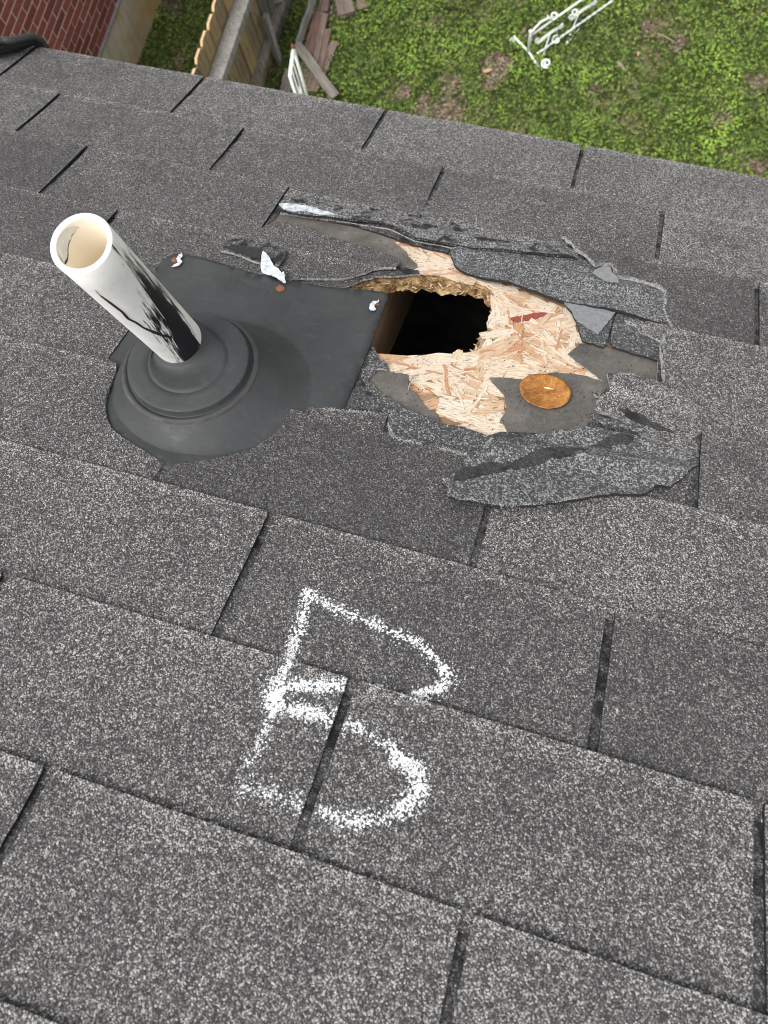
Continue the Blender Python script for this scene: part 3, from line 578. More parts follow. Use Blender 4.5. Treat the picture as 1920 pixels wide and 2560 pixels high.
ds = film('dark_strip', [(0.293,0.2665),(0.304,0.2637),(0.3218,0.2639),(0.35,0.2635),(0.3804,0.2699),(0.4154,0.2725),(0.4051,0.28),(0.3751,0.2796),(0.3448,0.2791),(0.3197,0.2816),(0.2963,0.289)], lambda u, v: max(nS0(u, v), ncourse(1)(u, v)), 'dark strip beside the white sealant', M_LAP, th=.0005); ds['tone'] = -.22  # thin film of darker granules beside the sealant
film('black_patch', [(0.6202,0.6814),(0.6207,0.6727),(0.6274,0.6639),(0.6406,0.6537),(0.6482,0.6483),(0.6589,0.6465),(0.6679,0.6417),(0.6737,0.6436),(0.6658,0.654),(0.6555,0.662),(0.6438,0.6687),(0.6364,0.6746),(0.627,0.6805)], nFL, 'long black tar streak on the flap, left end', M_LAP, .0030)['tone'] = -.36
film('black_patch', [(0.6649,0.6494),(0.6727,0.6381),(0.6838,0.6264),(0.6935,0.6183),(0.7116,0.6062),(0.7327,0.598),(0.7362,0.5996),(0.7236,0.6131),(0.7119,0.623),(0.7016,0.6276),(0.6901,0.6373),(0.6765,0.647)], nFL, 'black tar streak on the middle of the flap', M_LAP, .0030)['tone'] = -.36
film('black_patch', [(0.7394,0.5896),(0.7463,0.5817),(0.7565,0.5736),(0.7692,0.5662),(0.7804,0.5665),(0.775,0.5758),(0.7622,0.5857),(0.7541,0.5921),(0.7433,0.5941)], nFL, 'black tar streak near the right end of the flap', M_LAP, .0030)['tone'] = -.34
film('black_patch', [(0.7602,0.5343),(0.7708,0.5296),(0.782,0.5326),(0.7933,0.5378),(0.8089,0.5403),(0.8182,0.5438),(0.8031,0.5467),(0.7877,0.5463),(0.7752,0.5439),(0.7654,0.5394)], nDR, 'black band on the curled shingle corner', M_LAP, .0030)['tone'] = -.34  # thin blackish granule film across the curled corner

# ============================================================ things on the roof
def roof_thing(name, u, v, n, label, cat, group=None):
    o = link(name, None, None, rw(u, v, n), RROT); o['base'] = (u, -v, n)
    return tag(o, label, cat, group)
def tpart(name, V, F, mats, I, th, smooth=False):
    b = th['base']; V = [(p[0]-b[0], p[1]-b[1], p[2]-b[2]) for p in V]
    return link(name, mesh(name, V, F, mats, I, smooth), th)

# ---- rubber pipe boot
def rubber_mat():
    M = Mat('weathered black rubber', .6, .34)
    a = M.noise(14., 5, .65); b = M.noise(60., 5, .7, M.map((1, 2.5, 1), (0, 0, .6))); c = M.noise(500., 2, .5)
    col = M.ramp(a, [(.3, (.024,.0258,.0268)), (.55, (.034,.0362,.0372)), (.75, (.047,.050,.051))])
    col = M.mix(M.math('MULTIPLY_ADD', b, 2.6, -1.35, clamp=True), col, (.062,.062,.060))
    M.base(col); M.rough(M.ramp(b, [(.3, .50), (.7, .72)])); M.bump(M.math('MULTIPLY_ADD', c, .5, M.math('MULTIPLY', b, .8)), .22, .0008)
    return M.m
M_RUB = rubber_mat()  # dull, sun-bleached in patches
M_RUBW = plain('rubbed rubber lip', (.062,.060,.057), .8, .35, 60., .3)
BU, BV = [(0.3433,0.6311)][0]
boot = roof_thing('pipe_boot', BU, BV, -.002, 'black rubber pipe boot round the white vent pipe, nailed beside the hole', 'pipe flashing')
PL = [(0.2103,0.4842),(0.2095,0.4693),(0.2125,0.4536),(0.2217,0.444),(0.2403,0.4419),(0.2808,0.4453),(0.3234,0.4493),(0.3613,0.45),(0.3872,0.4481),(0.4148,0.4442)]+[(0.4423,0.4377),(0.4571,0.435),(0.4682,0.4333),(0.4765,0.4319),(0.4812,0.4328),(0.4847,0.4371),(0.4858,0.4428),(0.4857,0.4495),(0.4869,0.4722),(0.4882,0.4976),(0.4894,0.5192),(0.4893,0.536),(0.4903,0.5611),(0.4911,0.5852)]+[(0.4892,0.5474),(0.4901,0.5767),(0.491,0.5997),(0.4918,0.6183),(0.4925,0.6333)]+[(0.4676,0.6572),(0.4481,0.6926),(0.4254,0.7168),(0.3993,0.7363),(0.3594,0.7442),(0.3193,0.7356),(0.2828,0.7192),(0.249,0.6851),(0.2273,0.6435),(0.224,0.6205),(0.2185,0.5788),(0.213,0.5302)]
def nPL(u, v): 
    t = min(1., max(0., (v-.43)/.20)); b = .0058-.0085*t*t*(3-2*t)
    return b+.0006*nz(u*20, v*20)+.0008*math.exp(-((v-.445-.0*u)/.01)**2)*nz(u*12, 3)
cD = [(0.3361,0.6372)][0]
DT = math.radians(11)                      # the collar disc leans towards level
dc = np.array((cD[0], -cD[1], .036)); dn = np.array((0, -math.sin(DT), math.cos(DT))); dx = np.array((1., 0, 0)); dy = np.cross(dn, dx)
RD = .0640
vz = np.array((0, -math.sin(PITCH), math.cos(PITCH))); vy = np.cross(vz, dx)   # the pipe stands plumb
q0 = [(0.321,0.6153)][0]; pipe_at = np.array((q0[0], -q0[1], .03)); pipe_at = pipe_at+vz*(((dc+dn*.003-pipe_at)@dn)/(vz@dn))
V, F, I = slab(PL, nPL, .0026, seg=.008, grid=.012)
tpart('base_plate', V, F, [M_RUB]*3, I, boot, True)
# collar disc and lip turned about its own axis
prof = [(.0235,.0095),(.0240,.0102),(.0262,.0088),(.0285,.0056),(.0320,.0032),(.0360,.0022),(.0385,.0018),(.0392,.0006),(.0402,.0006),(.0410,.0016),(.046,.0013),(.054,.0007),(.0585,.0003),(.0600,-.0003),(.0606,-.0015),(.0609,-.0075),(.0618,-.0084),(.0630,-.0076),(.0640,-.0066),(.0655,-.0062),(.0672,-.0068),(.0684,-.0084),(.0690,-.0100)]
NS = 120; V = []; F = []; I = []
for r, h in prof:
    for q in range(NS):
        a = 2*math.pi*q/NS; pd = dc+dx*math.cos(a)*r+dy*math.sin(a)*r+dn*h; s_ = min(1., max(0., (r-.0262)/.0120)); s_ = s_*s_*(3-2*s_)
        rr = max(r, .0247) if r > .0238 else r; V.append(pd*s_+(1-s_)*(pipe_at+dx*math.cos(a)*rr+vy*math.sin(a)*rr+vz*(h-.004)))
nP = len(prof)
for k in range(nP-1):
    for q in range(NS):
        F.append((k*NS+q, (k+1)*NS+q, (k+1)*NS+(q+1) % NS, k*NS+(q+1) % NS)); I.append(0)
tpart('collar', V, F, [M_RUB, M_RUBW], [1 if i//NS in (20,21,22,23) else 0 for i in range(len(F))], boot, True)
# skirt: from below the lip down to the plate
V = []; F = []; RW = 14
bc = np.array((BU+.008, -BV+.006)); 
for k in range(RW+1):
    s = k/RW
    for q in range(NS):
        a = 2*math.pi*q/NS; top = dc+dx*math.cos(a)*.0690+dy*math.sin(a)*.0690+dn*(-.0100)
        rx = .107; ry = .099 
        e = np.array((bc[0]+rx*math.cos(a), bc[1]+ry*math.sin(a), 0.)); e[2] = nPL(e[0], -e[1])-.0008
        hz = (1-s)**1.42 if s > 0 else 1.
        p = top*(1-s)+e*s; z = e[2]+(top[2]-e[2])*hz
        V.append((p[0], p[1], z+.0008*nz(p[0]*30, p[1]*30, 1)*s))
for k in range(RW):
    for q in range(NS): F.append((k*NS+q, (k+1)*NS+q, (k+1)*NS+(q+1) % NS, k*NS+(q+1) % NS))
tpart('skirt', V, F, M_RUB, None, boot, True)
# embossed lettering round the collar and small moulded marks on the plate
def letter_mesh(txt, size):
    cu = bpy.data.curves.new('txt', 'FONT'); cu.body = txt; cu.size = size; cu.extrude = size*.02; cu.align_x = 'CENTER'; cu.resolution_u = 2
    o = bpy.data.objects.new('txt', cu); COL.objects.link(o); dg = bpy.context.evaluated_depsgraph_get()
    me = o.evaluated_get(dg).to_mesh(); V = [v.co.copy() for v in me.vertices]; F = [tuple(p.vertices) for p in me.polygons]
    bpy.data.objects.remove(o); return V, F
m = MB()
for word, a0, st in (('FARROWS', -112, 8.2), ('MFG', -44, 8.2), ('ERS', 2, 9)):
    for i, ch in enumerate(word):
        V, F = letter_mesh(ch, .0075); a = math.radians(a0+i*st); rd = .0515
        ur_ = dx*math.cos(a)+dy*math.sin(a); tg = -dx*math.sin(a)+dy*math.cos(a)
        m.add([dc+ur_*(rd-v.y)*1.0+tg*v.x+dn*(.0008+v.z) for v in V], F)
tpart('embossed_lettering', m.V, m.F, M_RUB, None, boot)
m = MB()
def on_plate(u, v, h=.0): return (u, -v, nPL(u, v)+h)
def ring_on(c, r):
    m.tube([on_plate(c[0]+r*math.cos(a*math.pi/10), c[1]+r*math.sin(a*math.pi/10)) for a in range(21)], .00022, 5, caps=False)
for c in [(0.3063,0.4687),(0.3051,0.485),(0.3218,0.4857),(0.3932,0.4768)]: ring_on(c, .0042)
for c in [(0.3216,0.4706),(0.3932,0.4768)]: ring_on(c, .002)
for loop in ([(0.3387,0.4719),(0.35,0.4739),(0.3502,0.4835),(0.339,0.4816),(0.3387,0.4719)], [(0.3546,0.4839),(0.3843,0.4838)], [(0.3532,0.4927),(0.3633,0.493)], [(0.3569,0.4876),(0.3662,0.4882),(0.3651,0.4936)], [(0.3709,0.4916),(0.3802,0.4922)], [(0.3816,0.4853),(0.3818,0.4941)]):
    m.tube([on_plate(*q, 0.) for q in loop], .0003, 5)
tpart('moulded_mark', m.V, m.F, M_RUB, None, boot)
# nails with scraps of silver tape
M_RUST = plain('rusty nail', (.17,.072,.036), .85, .45, 300., .6)
def silver_mat():
    M = Mat('silver tape', .5, .5); M.b.inputs['Metallic'].default_value = .25
    a = M.noise(160., 4, .65); M.base(M.ramp(a, [(.3, (.34,.36,.40)), (.55, (.62,.65,.69)), (.75, (.78,.80,.83))])); M.bump(a, .8, .0015); return M.m
M_SILV = silver_mat()
for px_, r in (([(0.2253,0.4563)][0], .0052), ([(0.3627,0.4655)][0], .0056), ([(0.4753,0.4544)][0], .0048)):
    u, v = px_; z = nPL(u, v); V = []; F = []; n = 20
    for rr, h in ((r, 0), (r, .0010), (r*.8, .0016), (r*.3, .0018)):
        for q in range(n): a = q*2*math.pi/n; V.append((u+rr*math.cos(a), -v+rr*math.sin(a), z+h))
    for k in range(3):
        for q in range(n): F.append((k*n+q, k*n+(q+1) % n, (k+1)*n+(q+1) % n, (k+1)*n+q))
    F.append(tuple(range(3*n, 4*n)))
    tpart('nail_head', V, F, M_RUST, None, boot, True)
def tape(poly, th_, hf, name='tape_scrap', **kw):
    V, F, I = slab(poly, hf, .0007, **kw); return tpart(name, V, F, [M_SILV]*3, I, th_)
tape([(0.2275,0.4719),(0.2286,0.4671),(0.2324,0.4636),(0.2271,0.4576),(0.2257,0.4492),(0.2284,0.4455),(0.2317,0.4488),(0.231,0.4553),(0.2361,0.4601),(0.2353,0.4661),(0.2319,0.4703)], boot, lambda u, v: nPL(u, v)+.0028+.0010*nz(u*200, v*200), rough=.0007, seg=.002, grid=.003)
tape([(0.4713,0.468),(0.4705,0.4608),(0.4726,0.4541),(0.4767,0.4536),(0.4769,0.4493),(0.4787,0.4541),(0.4761,0.458),(0.4759,0.4634),(0.4795,0.4666),(0.4774,0.4694),(0.4743,0.4705)], boot, lambda u, v: nPL(u, v)+.0030+.0010*nz(u*200, v*200), rough=.0007, seg=.002, grid=.003)

# ---- vent pipe
RP = .0245; RI = .0199; LP = .1985
pb = rw(*[(0.321,0.6153)][0], .03)
PIPE_C = (pb.x, pb.y)
def pipe_mat():
    M = Mat('weathered white pvc', .5, .45)
    p = M.sep(M.co()); z = p[2]
    ang = M.math('ARCTAN2', p[1], p[0])
    t = M.math('DIVIDE', M.math('SUBTRACT', z, .0), .2)                 # 0 at the roof, 1 at the rim
    sv = M.n('CombineXYZ', {0: M.math('MULTIPLY_ADD', ang, 1.0, M.math('MULTIPLY', t, -.9)), 1: M.math('MULTIPLY', t, .55), 2: 0.}).outputs[0]
    fine = M.noise(26., 5, .7, M.n('CombineXYZ', {0: M.math('MULTIPLY_ADD', ang, 1., M.math('MULTIPLY', t, -.9)), 1: M.math('MULTIPLY', t, .25), 2: 2.}).outputs[0])
    st = M.noise(3.0, 5, .62, sv)
    dirt = M.noise(24., 4, .6)
    white = M.ramp(dirt, [(.3, (.68,.675,.63)), (.55, (.80,.79,.75)), (.75, (.86,.855,.82))])
    white = M.mix(M.math('MULTIPLY_ADD', fine, 3.2, -1.9, clamp=True), white, (.36,.345,.30))
    # smears of black sealant: widest on the right-hand side, fading towards the rim
    d = M.math('SUBTRACT', 1., M.math('MULTIPLY', M.math('ABSOLUTE', M.math('SUBTRACT', ang, M.math('MULTIPLY_ADD', t, 1.15, -.62))), .80))
    k = M.math('ADD', M.math('MULTIPLY_ADD', d, 1.25, -.36), M.math('MULTIPLY_ADD', st, 2.3, -1.15))
    k = M.math('ADD', k, M.math('MULTIPLY_ADD', fine, 1.9, -.95))
    k = M.math('SUBTRACT', k, M.math('MULTIPLY', M.math('SUBTRACT', t, .55, clamp=True), 1.5))
    k = M.math('SUBTRACT', k, M.math('MULTIPLY', M.math('SUBTRACT', .14, t, clamp=True), 1.6))
    k = M.math('MULTIPLY_ADD', k, 14., -3.4, clamp=True)
    M.base(M.mix(k, white, (.012,.0125,.014)))
    M.rough(M.ramp(k, [(0, .55), (1, .38)])); M.bump(M.math('MULTIPLY_ADD', k, .6, fine), .25, .0006)
    return M.m
def pvc_in():
    M = Mat('inside of the pipe', .6, .3)
    a = M.noise(20., 4, .6); M.base(M.ramp(a, [(.3, (.86,.78,.64)), (.7, (.90,.84,.72))])); return M.m
pipe = tag(link('vent_pipe', None, None, (pb.x, pb.y, pb.z)), 'upright white plastic vent pipe smeared with black sealant', 'vent pipe')
M_RIMW = plain('cut pipe rim', (.82,.82,.78), .5, .06, 120., .15)
n = 72
def lathe(prof, n, wob=0.):
    V = []; F = []
    for r, h in prof:
        for q in range(n):
            a = 2*math.pi*q/n; rr = r*(1+wob*nz(math.cos(a)*2, math.sin(a)*2, h*20)); V.append((rr*math.cos(a), rr*math.sin(a), h))
    for k in range(len(prof)-1):
        for q in range(n): F.append((k*n+q, k*n+(q+1) % n, (k+1)*n+(q+1) % n, (k+1)*n+q))
    return V, F
V, F = lathe([(RP, -.35), (RP, -.06), (RP, 0), (RP, .06), (RP, .12), (RP, .17), (RP, LP-.0010), (RP-.0006, LP-.0002)], n, .004)
link('pipe_wall', mesh('pipe_wall', V, F, pipe_mat(), None, True), pipe)
V, F = lathe([(RP-.0006, LP-.0002), (RP-.0014, LP), (RI+.0012, LP), (RI+.0004, LP-.0003), (RI, LP-.0012)], n, .004)
link('rim', mesh('rim', V, F, M_RIMW, None, True), pipe)
V, F = lathe([(RI, LP-.0012), (RI, LP-.03), (RI, 0), (RI, -.35)], n, .004)
link('inner_wall', mesh('inner_wall', V, F, pvc_in(), None, True), pipe)
M_CRK = plain('crack', (.010,.010,.012), .9, .3, 100., 0)
M_PALE = plain('chalky inner skin', (.66,.655,.62), .8, .12, 90., .3)
CR_IN = [(0.3083,-0.5166,0.5006),(0.3067,-0.5182,0.5006),(0.3048,-0.5205,0.4988),(0.3036,-0.5224,0.4988),(0.3026,-0.5245,0.4971),(0.3017,-0.5273,0.4967),(0.3012,-0.5298,0.4959),(0.3012,-0.5334,0.4947),(0.3016,-0.5363,0.4933),(0.3029,-0.5402,0.4942),(0.3046,-0.5431,0.4962),(0.3089,-0.5477,0.5022)]
def in_pipe(p, r):
    x, y, z = p[0]-pb.x, p[1]-pb.y, p[2]-pb.z; k = r/math.hypot(x, y); return (x*k, y*k, min(z, LP-.0015))
m = MB(); m.tube([in_pipe(p, RI-.0001) for p in CR_IN], [.0003,.0005,.0006,.0007,.0006,.0008,.0007,.0008,.0008,.0010,.0011,.0009], 6)
m.make('crack', M_CRK, pipe)
# pale skin of the inner wall left of the crack
m = MB(); EDG = [(0.3066,-0.5183,0.5042),(0.3045,-0.5209,0.5056),(0.3025,-0.5246,0.5064),(0.3014,-0.5285,0.507),(0.3011,-0.532,0.5076),(0.3015,-0.5355,0.5083),(0.3024,-0.5389,0.509),(0.3047,-0.5433,0.5111),(0.3121,-0.5499,0.519),(0.3112,-0.5521,0.5161),(0.3106,-0.5536,0.5129),(0.3101,-0.5547,0.509)]
A = [in_pipe(p, RI-.0005) for p in CR_IN]; B = [in_pipe(p, RI-.0005) for p in EDG]
V = []; F = []
for i in range(len(A)):
    for j in range(7):
        s = j/6; x, y, z = [A[i][q]*(1-s)+B[i][q]*s for q in range(3)]; k = (RI-.0005-.0005*abs(nz(i*.9, j*.9)))/math.hypot(x, y); V.append((x*k, y*k, z))
for i in range(len(A)-1):
    for j in range(6): F.append((i*7+j, i*7+j+1, (i+1)*7+j+1, (i+1)*7+j))
link('inner_skin', mesh('inner_skin', V, F, M_PALE, None, True), pipe)
OUT = [(0.3271,-0.5559,0.4839),(0.3263,-0.5561,0.4794),(0.3264,-0.5561,0.4755),(0.3266,-0.556,0.4722),(0.3267,-0.556,0.4682),(0.3278,-0.5557,0.4668),(0.3274,-0.5558,0.4628),(0.3281,-0.5556,0.46)]+[(0.3266,-0.556,0.4745),(0.3275,-0.5558,0.4678),(0.3283,-0.5556,0.4595),(0.3295,-0.5552,0.4465),(0.3285,-0.5555,0.4334),(0.331,-0.5546,0.425),(0.3323,-0.554,0.4132),(0.3353,-0.5521,0.4025),(0.3376,-0.5502,0.3927),(0.3411,-0.5463,0.3797)]
m = MB(); pts = [in_pipe(p, RP+.0001) for p in OUT]
m.tube(pts, [.0002+.0011*min(1, i/12)*(.7+.6*random.Random(i).random()) for i in range(len(pts))], 6); m.make('sealant_bead', M_TAR, pipe)

# ---- rusty round metal cap
def rust_cap():
    M = Mat('rusty metal cap', .42, .5); M.b.inputs['Metallic'].default_value = .35
    a = M.noise(70., 6, .75); b = M.noise(520., 3, .7); c = M.noise(22., 4, .6)
    col = M.ramp(a, [(.28, (.12,.038,.008)), (.48, (.29,.105,.019)), (.68, (.48,.215,.048))])
    col = M.mix(M.math('MULTIPLY_ADD', b, 4, -2.2, clamp=True), col, (.62,.40,.18))
    col = M.mix(M.math('MULTIPLY_ADD', c, 4, -2.6, clamp=True), col, (.13,.045,.012))
    M.base(col); M.rough(M.ramp(a, [(.3, .6), (.7, .36)])); M.bump(b, .3, .0006); return M.m
M_CAP = rust_cap()
cu_, cv_ = [(0.6841,0.5229)][0]
cp = roof_thing('metal_cap', cu_, cv_, -.0078, 'round rusty orange metal roofing cap lying on the bared felt', 'metal cap')
V = []; F = []; rc = .0262; nr, nq = 12, 64
def ncap(x, y):
    # shallow dish with a bent facet and a punched ridge
    r = math.hypot(x, y)/rc; h = .0022+.0034*r*r
    t = x*.96+y*.28; h += .0016*max(0, t)/rc*(1 if y > -.002 else 0)*max(0, min(1, y/.012))
    return h+.0005*nz(x*90, y*90)
for s in (0, -.0007):
    for i in range(nr+1):
        for q in range(nq):
            a = 2*math.pi*q/nq; r = rc*(i/nr)*(1+.012*nz(math.cos(a)*2, math.sin(a)*2, 4)); x, y = r*math.cos(a)*1.03, r*math.sin(a)*.97; V.append((x, y, ncap(x, y)+s))
K = (nr+1)*nq
for i in range(nr):
    for q in range(nq):
        a, b = i*nq+q, i*nq+(q+1) % nq; F.append((a, a+nq, b+nq, b)); F.append((a+K, b+K, b+nq+K, a+nq+K))
for q in range(nq): a, b = nr*nq+q, nr*nq+(q+1) % nq; F.append((a, a+K, b+K, b))
link('disc', mesh('disc', V, F, M_CAP, None, True), cp)
m = MB(); sl = [(0.6825,0.5158),(0.6868,0.516),(0.6931,0.5162)]
m.tube([(p[0]-cu_, -p[1]+cv_, ncap(p[0]-cu_, -p[1]+cv_)+.0006) for p in sl], [.0006,.0012,.0007], 8)
m.make('punched_ridge_glint', [plain('painted metal glint', (.50,.40,.24), .4, .2, 200., .2, spec=.5)], cp, smooth=True)  # pale colour paints in the reflection on the ridge

# ---- small loose bits
fs_u, fs_v = [(0.3359,0.4312)][0]
fs = roof_thing('tape_strip', fs_u, fs_v, .004, 'crumpled white torn strip of foil tape lying over the edge of the pipe boot', 'tape strip')
def nFS(u, v): return .0088+.0022*nz(u*60, v*60, 2)+.0008*nz(u*220, v*220)
V, F, I = slab([(0.3185,0.4098),(0.323,0.4133),(0.3297,0.418),(0.3345,0.4249),(0.3398,0.43),(0.3453,0.4329),(0.3505,0.4373),(0.3552,0.4418),(0.3562,0.4387),(0.3601,0.4448),(0.3632,0.4518),(0.3667,0.4579),(0.3644,0.4594),(0.3596,0.4558),(0.3564,0.4542),(0.3528,0.4515),(0.3471,0.4501),(0.34,0.4492),(0.3331,0.4489),(0.3297,0.4446),(0.3239,0.43),(0.3193,0.416)], nFS, .0008, rough=.0007, seg=.003, grid=.005)
tpart('strip', V, F, [M_SILV]*3, I, fs)
fr_u, fr_v = [(0.3075,0.4113)][0]
fr = roof_thing('shingle_fragment', fr_u, fr_v, .003, 'curled loose fragment of dark shingle beside the boot with tape stuck on it', 'shingle fragment')
def nFR(u, v): return .0062+.0016*nz(u*35, v*35, 8)
V, F, I = slab([(0.2674,0.4226),(0.2652,0.4073),(0.2725,0.3952),(0.2916,0.387),(0.3143,0.3873),(0.3409,0.3909),(0.3435,0.4046),(0.3446,0.4243),(0.3296,0.431),(0.3116,0.4272),(0.2992,0.424),(0.2817,0.4221)], nFR, .0028, rough=.0012, seg=.003, grid=.007)
f1 = tpart('fragment', V, F, [M_LAP, M_EDGE, M_BACK], I, fr); f1['tone'] = .08
V, F, I = slab([(0.269,0.4154),(0.2766,0.4071),(0.2913,0.4055),(0.3065,0.4019),(0.3153,0.4062),(0.3202,0.4225),(0.3036,0.4212),(0.2863,0.4197)], lambda u, v: nFR(u, v)+.0009, .0010, rough=.0012, seg=.003, grid=.006)
tpart('black_patch', V, F, [M_TAR]*3, I, fr)
sa, sb = [(0.5449,0.5449),(0.5456,0.5637)]
st = roof_thing('staple', (sa[0]+sb[0])/2, (sa[1]+sb[1])/2, -.008, 'thin wire staple standing out of the felt beside the bared wood', 'staple')
m = MB(); o_ = st['base']; m.tube([(sa[0]-o_[0], -sa[1]-o_[1], -.001), (sa[0]-o_[0], -sa[1]-o_[1], .004), (sb[0]-o_[0], -sb[1]-o_[1], .004), (sb[0]-o_[0], -sb[1]-o_[1], -.001)], .0007, 6)
m.make('wire', plain('staple wire', (.25,.26,.22), .4, .3, 300., .2, spec=.6), st)

# ---- black cables at the eave, far left
hu, hv = [(-0.2896,0.0334)][0]
hz_ = roof_thing('cable_bundle', hu, hv, .004, 'bundle of thick black cables arching over the eave at the far left', 'cables')
M_CAB = plain('black cable', (.022,.022,.023), .5, .3, 80., .1, spec=.4)
for k, (pts, r, z) in enumerate((([(-0.3016,0.068),(-0.2953,0.0553),(-0.2905,0.0432),(-0.2847,0.0351),(-0.2786,0.0301)], .0062, .008), ([(-0.295,0.0709),(-0.2887,0.0587),(-0.2833,0.0475),(-0.2759,0.0404),(-0.2679,0.0372)], .0062, .017), ([(-0.2884,0.0747),(-0.2845,0.0617),(-0.2798,0.0524),(-0.2734,0.0482),(-0.2641,0.047)], .0062, .025))):
    m = MB(); ue = pts[-1][0]
    P = [(p[0]-hu, -p[1]+hv, z-.004) for p in pts]
    for du, v_, n_ in ((.005, .006, z*.75), (.009, -.006, z*.35), (.011, -.013, -.008), (.012, -.015, -.06), (.012, -.02, -.3)): P.append((ue+du+.002*k-hu, -v_+hv, n_-.004))
    m.tube(P, r, 10); m.make('cable', M_CAB, hz_, smooth=True)

# ---- chalk letter
M_CHALK = plain('white chalk', (.62,.635,.645), .95, .18, 300., .4, spec=.1)
ST = [([(0.5308,0.8256),(0.5332,0.8349),(0.5354,0.8457),(0.5359,0.8567),(0.5371,0.8658),(0.5364,0.8752),(0.5376,0.8855),(0.5394,0.8938),(0.5392,0.904),(0.5384,0.9142),(0.5401,0.9234),(0.5412,0.9312),(0.5425,0.9382)], .0050, 1.0),
      ([(0.5425,0.9382),(0.5421,0.9482),(0.5415,0.9562),(0.542,0.9637),(0.5381,0.973)], .0055, .55),
      ([(0.5381,0.973),(0.5378,0.9799),(0.5378,0.9871)], .0050, .10),
      ([(0.5278,0.8275),(0.534,0.828),(0.5477,0.8327),(0.5575,0.8353),(0.5665,0.836),(0.5769,0.8364),(0.5874,0.8374),(0.5994,0.8388),(0.6084,0.8401),(0.6187,0.8412),(0.6291,0.8429),(0.6385,0.8465),(0.6466,0.8507),(0.6548,0.8556),(0.6613,0.8609)], .0050, .85),
      ([(0.6548,0.8556),(0.6622,0.8606),(0.6624,0.867),(0.6579,0.8735),(0.6513,0.8792),(0.6434,0.8852),(0.6399,0.887)], .0058, 1.0),
      ([(0.536,0.9184),(0.5437,0.9136),(0.5512,0.908),(0.5616,0.9026),(0.5695,0.9015),(0.5794,0.8984),(0.5908,0.8955)], .0062, 1.05),
      ([(0.5319,0.9049),(0.5365,0.9231),(0.5429,0.9321)], .0080, .5),
      ([(0.6059,0.8871),(0.6167,0.8866),(0.628,0.8879),(0.6402,0.8883)], .0032, .32),
      ([(0.5368,0.9203),(0.5465,0.9241),(0.5557,0.9233),(0.569,0.9225),(0.5776,0.9238),(0.5859,0.9246),(0.5973,0.9236)], .0066, 1.05),
      ([(0.5966,0.9199),(0.6052,0.9225),(0.6153,0.9252),(0.6236,0.9266),(0.6333,0.9287),(0.6433,0.9319),(0.6508,0.9359)], .0055, .9),
      ([(0.6362,0.9341),(0.6482,0.9355),(0.6565,0.9403),(0.6607,0.9464),(0.6622,0.9543),(0.6583,0.9626),(0.6519,0.9705)], .0074, 1.05),
      ([(0.6575,0.9641),(0.6497,0.9712),(0.6416,0.9771),(0.6336,0.983),(0.6247,0.9858),(0.6151,0.9865),(0.6053,0.9867),(0.5991,0.9868)], .0066, .85),
      ([(0.5909,0.9882),(0.5817,0.987),(0.5726,0.9864),(0.5639,0.9867),(0.5499,0.9869),(0.5386,0.9875)], .0075, .42)]
def roof_top(u, v):
    c = int(v//EXP); n = ncourse(c)(u, v); x = (u/TAB-su(c, 0)/TAB); x -= math.floor(x)
    if min(x, 1-x)*TAB < GAP*.5+.0004: return None
    return n
rng = random.Random(3); m = MB(); cnt = 0
def flake(u, v, r):
    n0 = roof_top(u, v)
    if n0 is None: return
    k = rng.choice((4, 5, 5, 6)); a0 = rng.random()*6.28; el = rng.uniform(.6, 1.0); ca = rng.random()*3.14
    pts = []
    for q in range(k):
        a = a0+q*2*math.pi/k+rng.uniform(-.25, .25); rr = r*rng.uniform(.75, 1.2); x, y = rr*math.cos(a), rr*math.sin(a)*el
        pts.append((u+x*math.cos(ca)-y*math.sin(ca), -v+x*math.sin(ca)+y*math.cos(ca), n0+.0001))
    pts.append((u, -v, n0+.0002+r*.28)); m.add(pts, [(q, (q+1) % k, k) for q in range(k)])
for pts, wd, dens in ST:
    P = np.array(pts); L = np.hypot(*np.diff(P, axis=0).T)
    for i in range(len(L)):
        N = int(L[i]*wd*2*dens*3000000)
        for _ in range(N):
            s = rng.random(); g = rng.gauss(0, .62 if rng.random() < .6 else 1.05); d = (P[i+1]-P[i])/L[i]; nn = np.array((-d[1], d[0]))
            q = P[i]+(P[i+1]-P[i])*s+nn*g*wd+d*rng.gauss(0, .0015); u, v = float(q[0]), float(q[1])
            if nz(u*420, v*420, 2)*.9+nz(u*90, v*90, 6)*.35 < -.13+abs(g)*.34-(.12 if dens > .9 else 0): continue
            flake(u, v, abs(rng.gauss(.00034, .00020))+.00016)
V0 = np.array(m.V); b = V0.mean(0)
ch = m.make('chalk_letter', M_CHALK, None, rw(b[0], -b[1], b[2]), RROT, off=tuple(b))
tag(ch, 'large white chalk letter B drawn across the shingles below the hole', 'chalk letter')
# white specks of dust and grit on the tabs
m = MB(); rng = random.Random(9)
for u, v in [(random.Random(i).uniform(-.3, .95), random.Random(i+999).uniform(.0, 1.12)) for i in range(0)]: flake(u, v, .0008)

# ============================================================ garden and neighbours, beyond the eave
GR = random.Random(21)
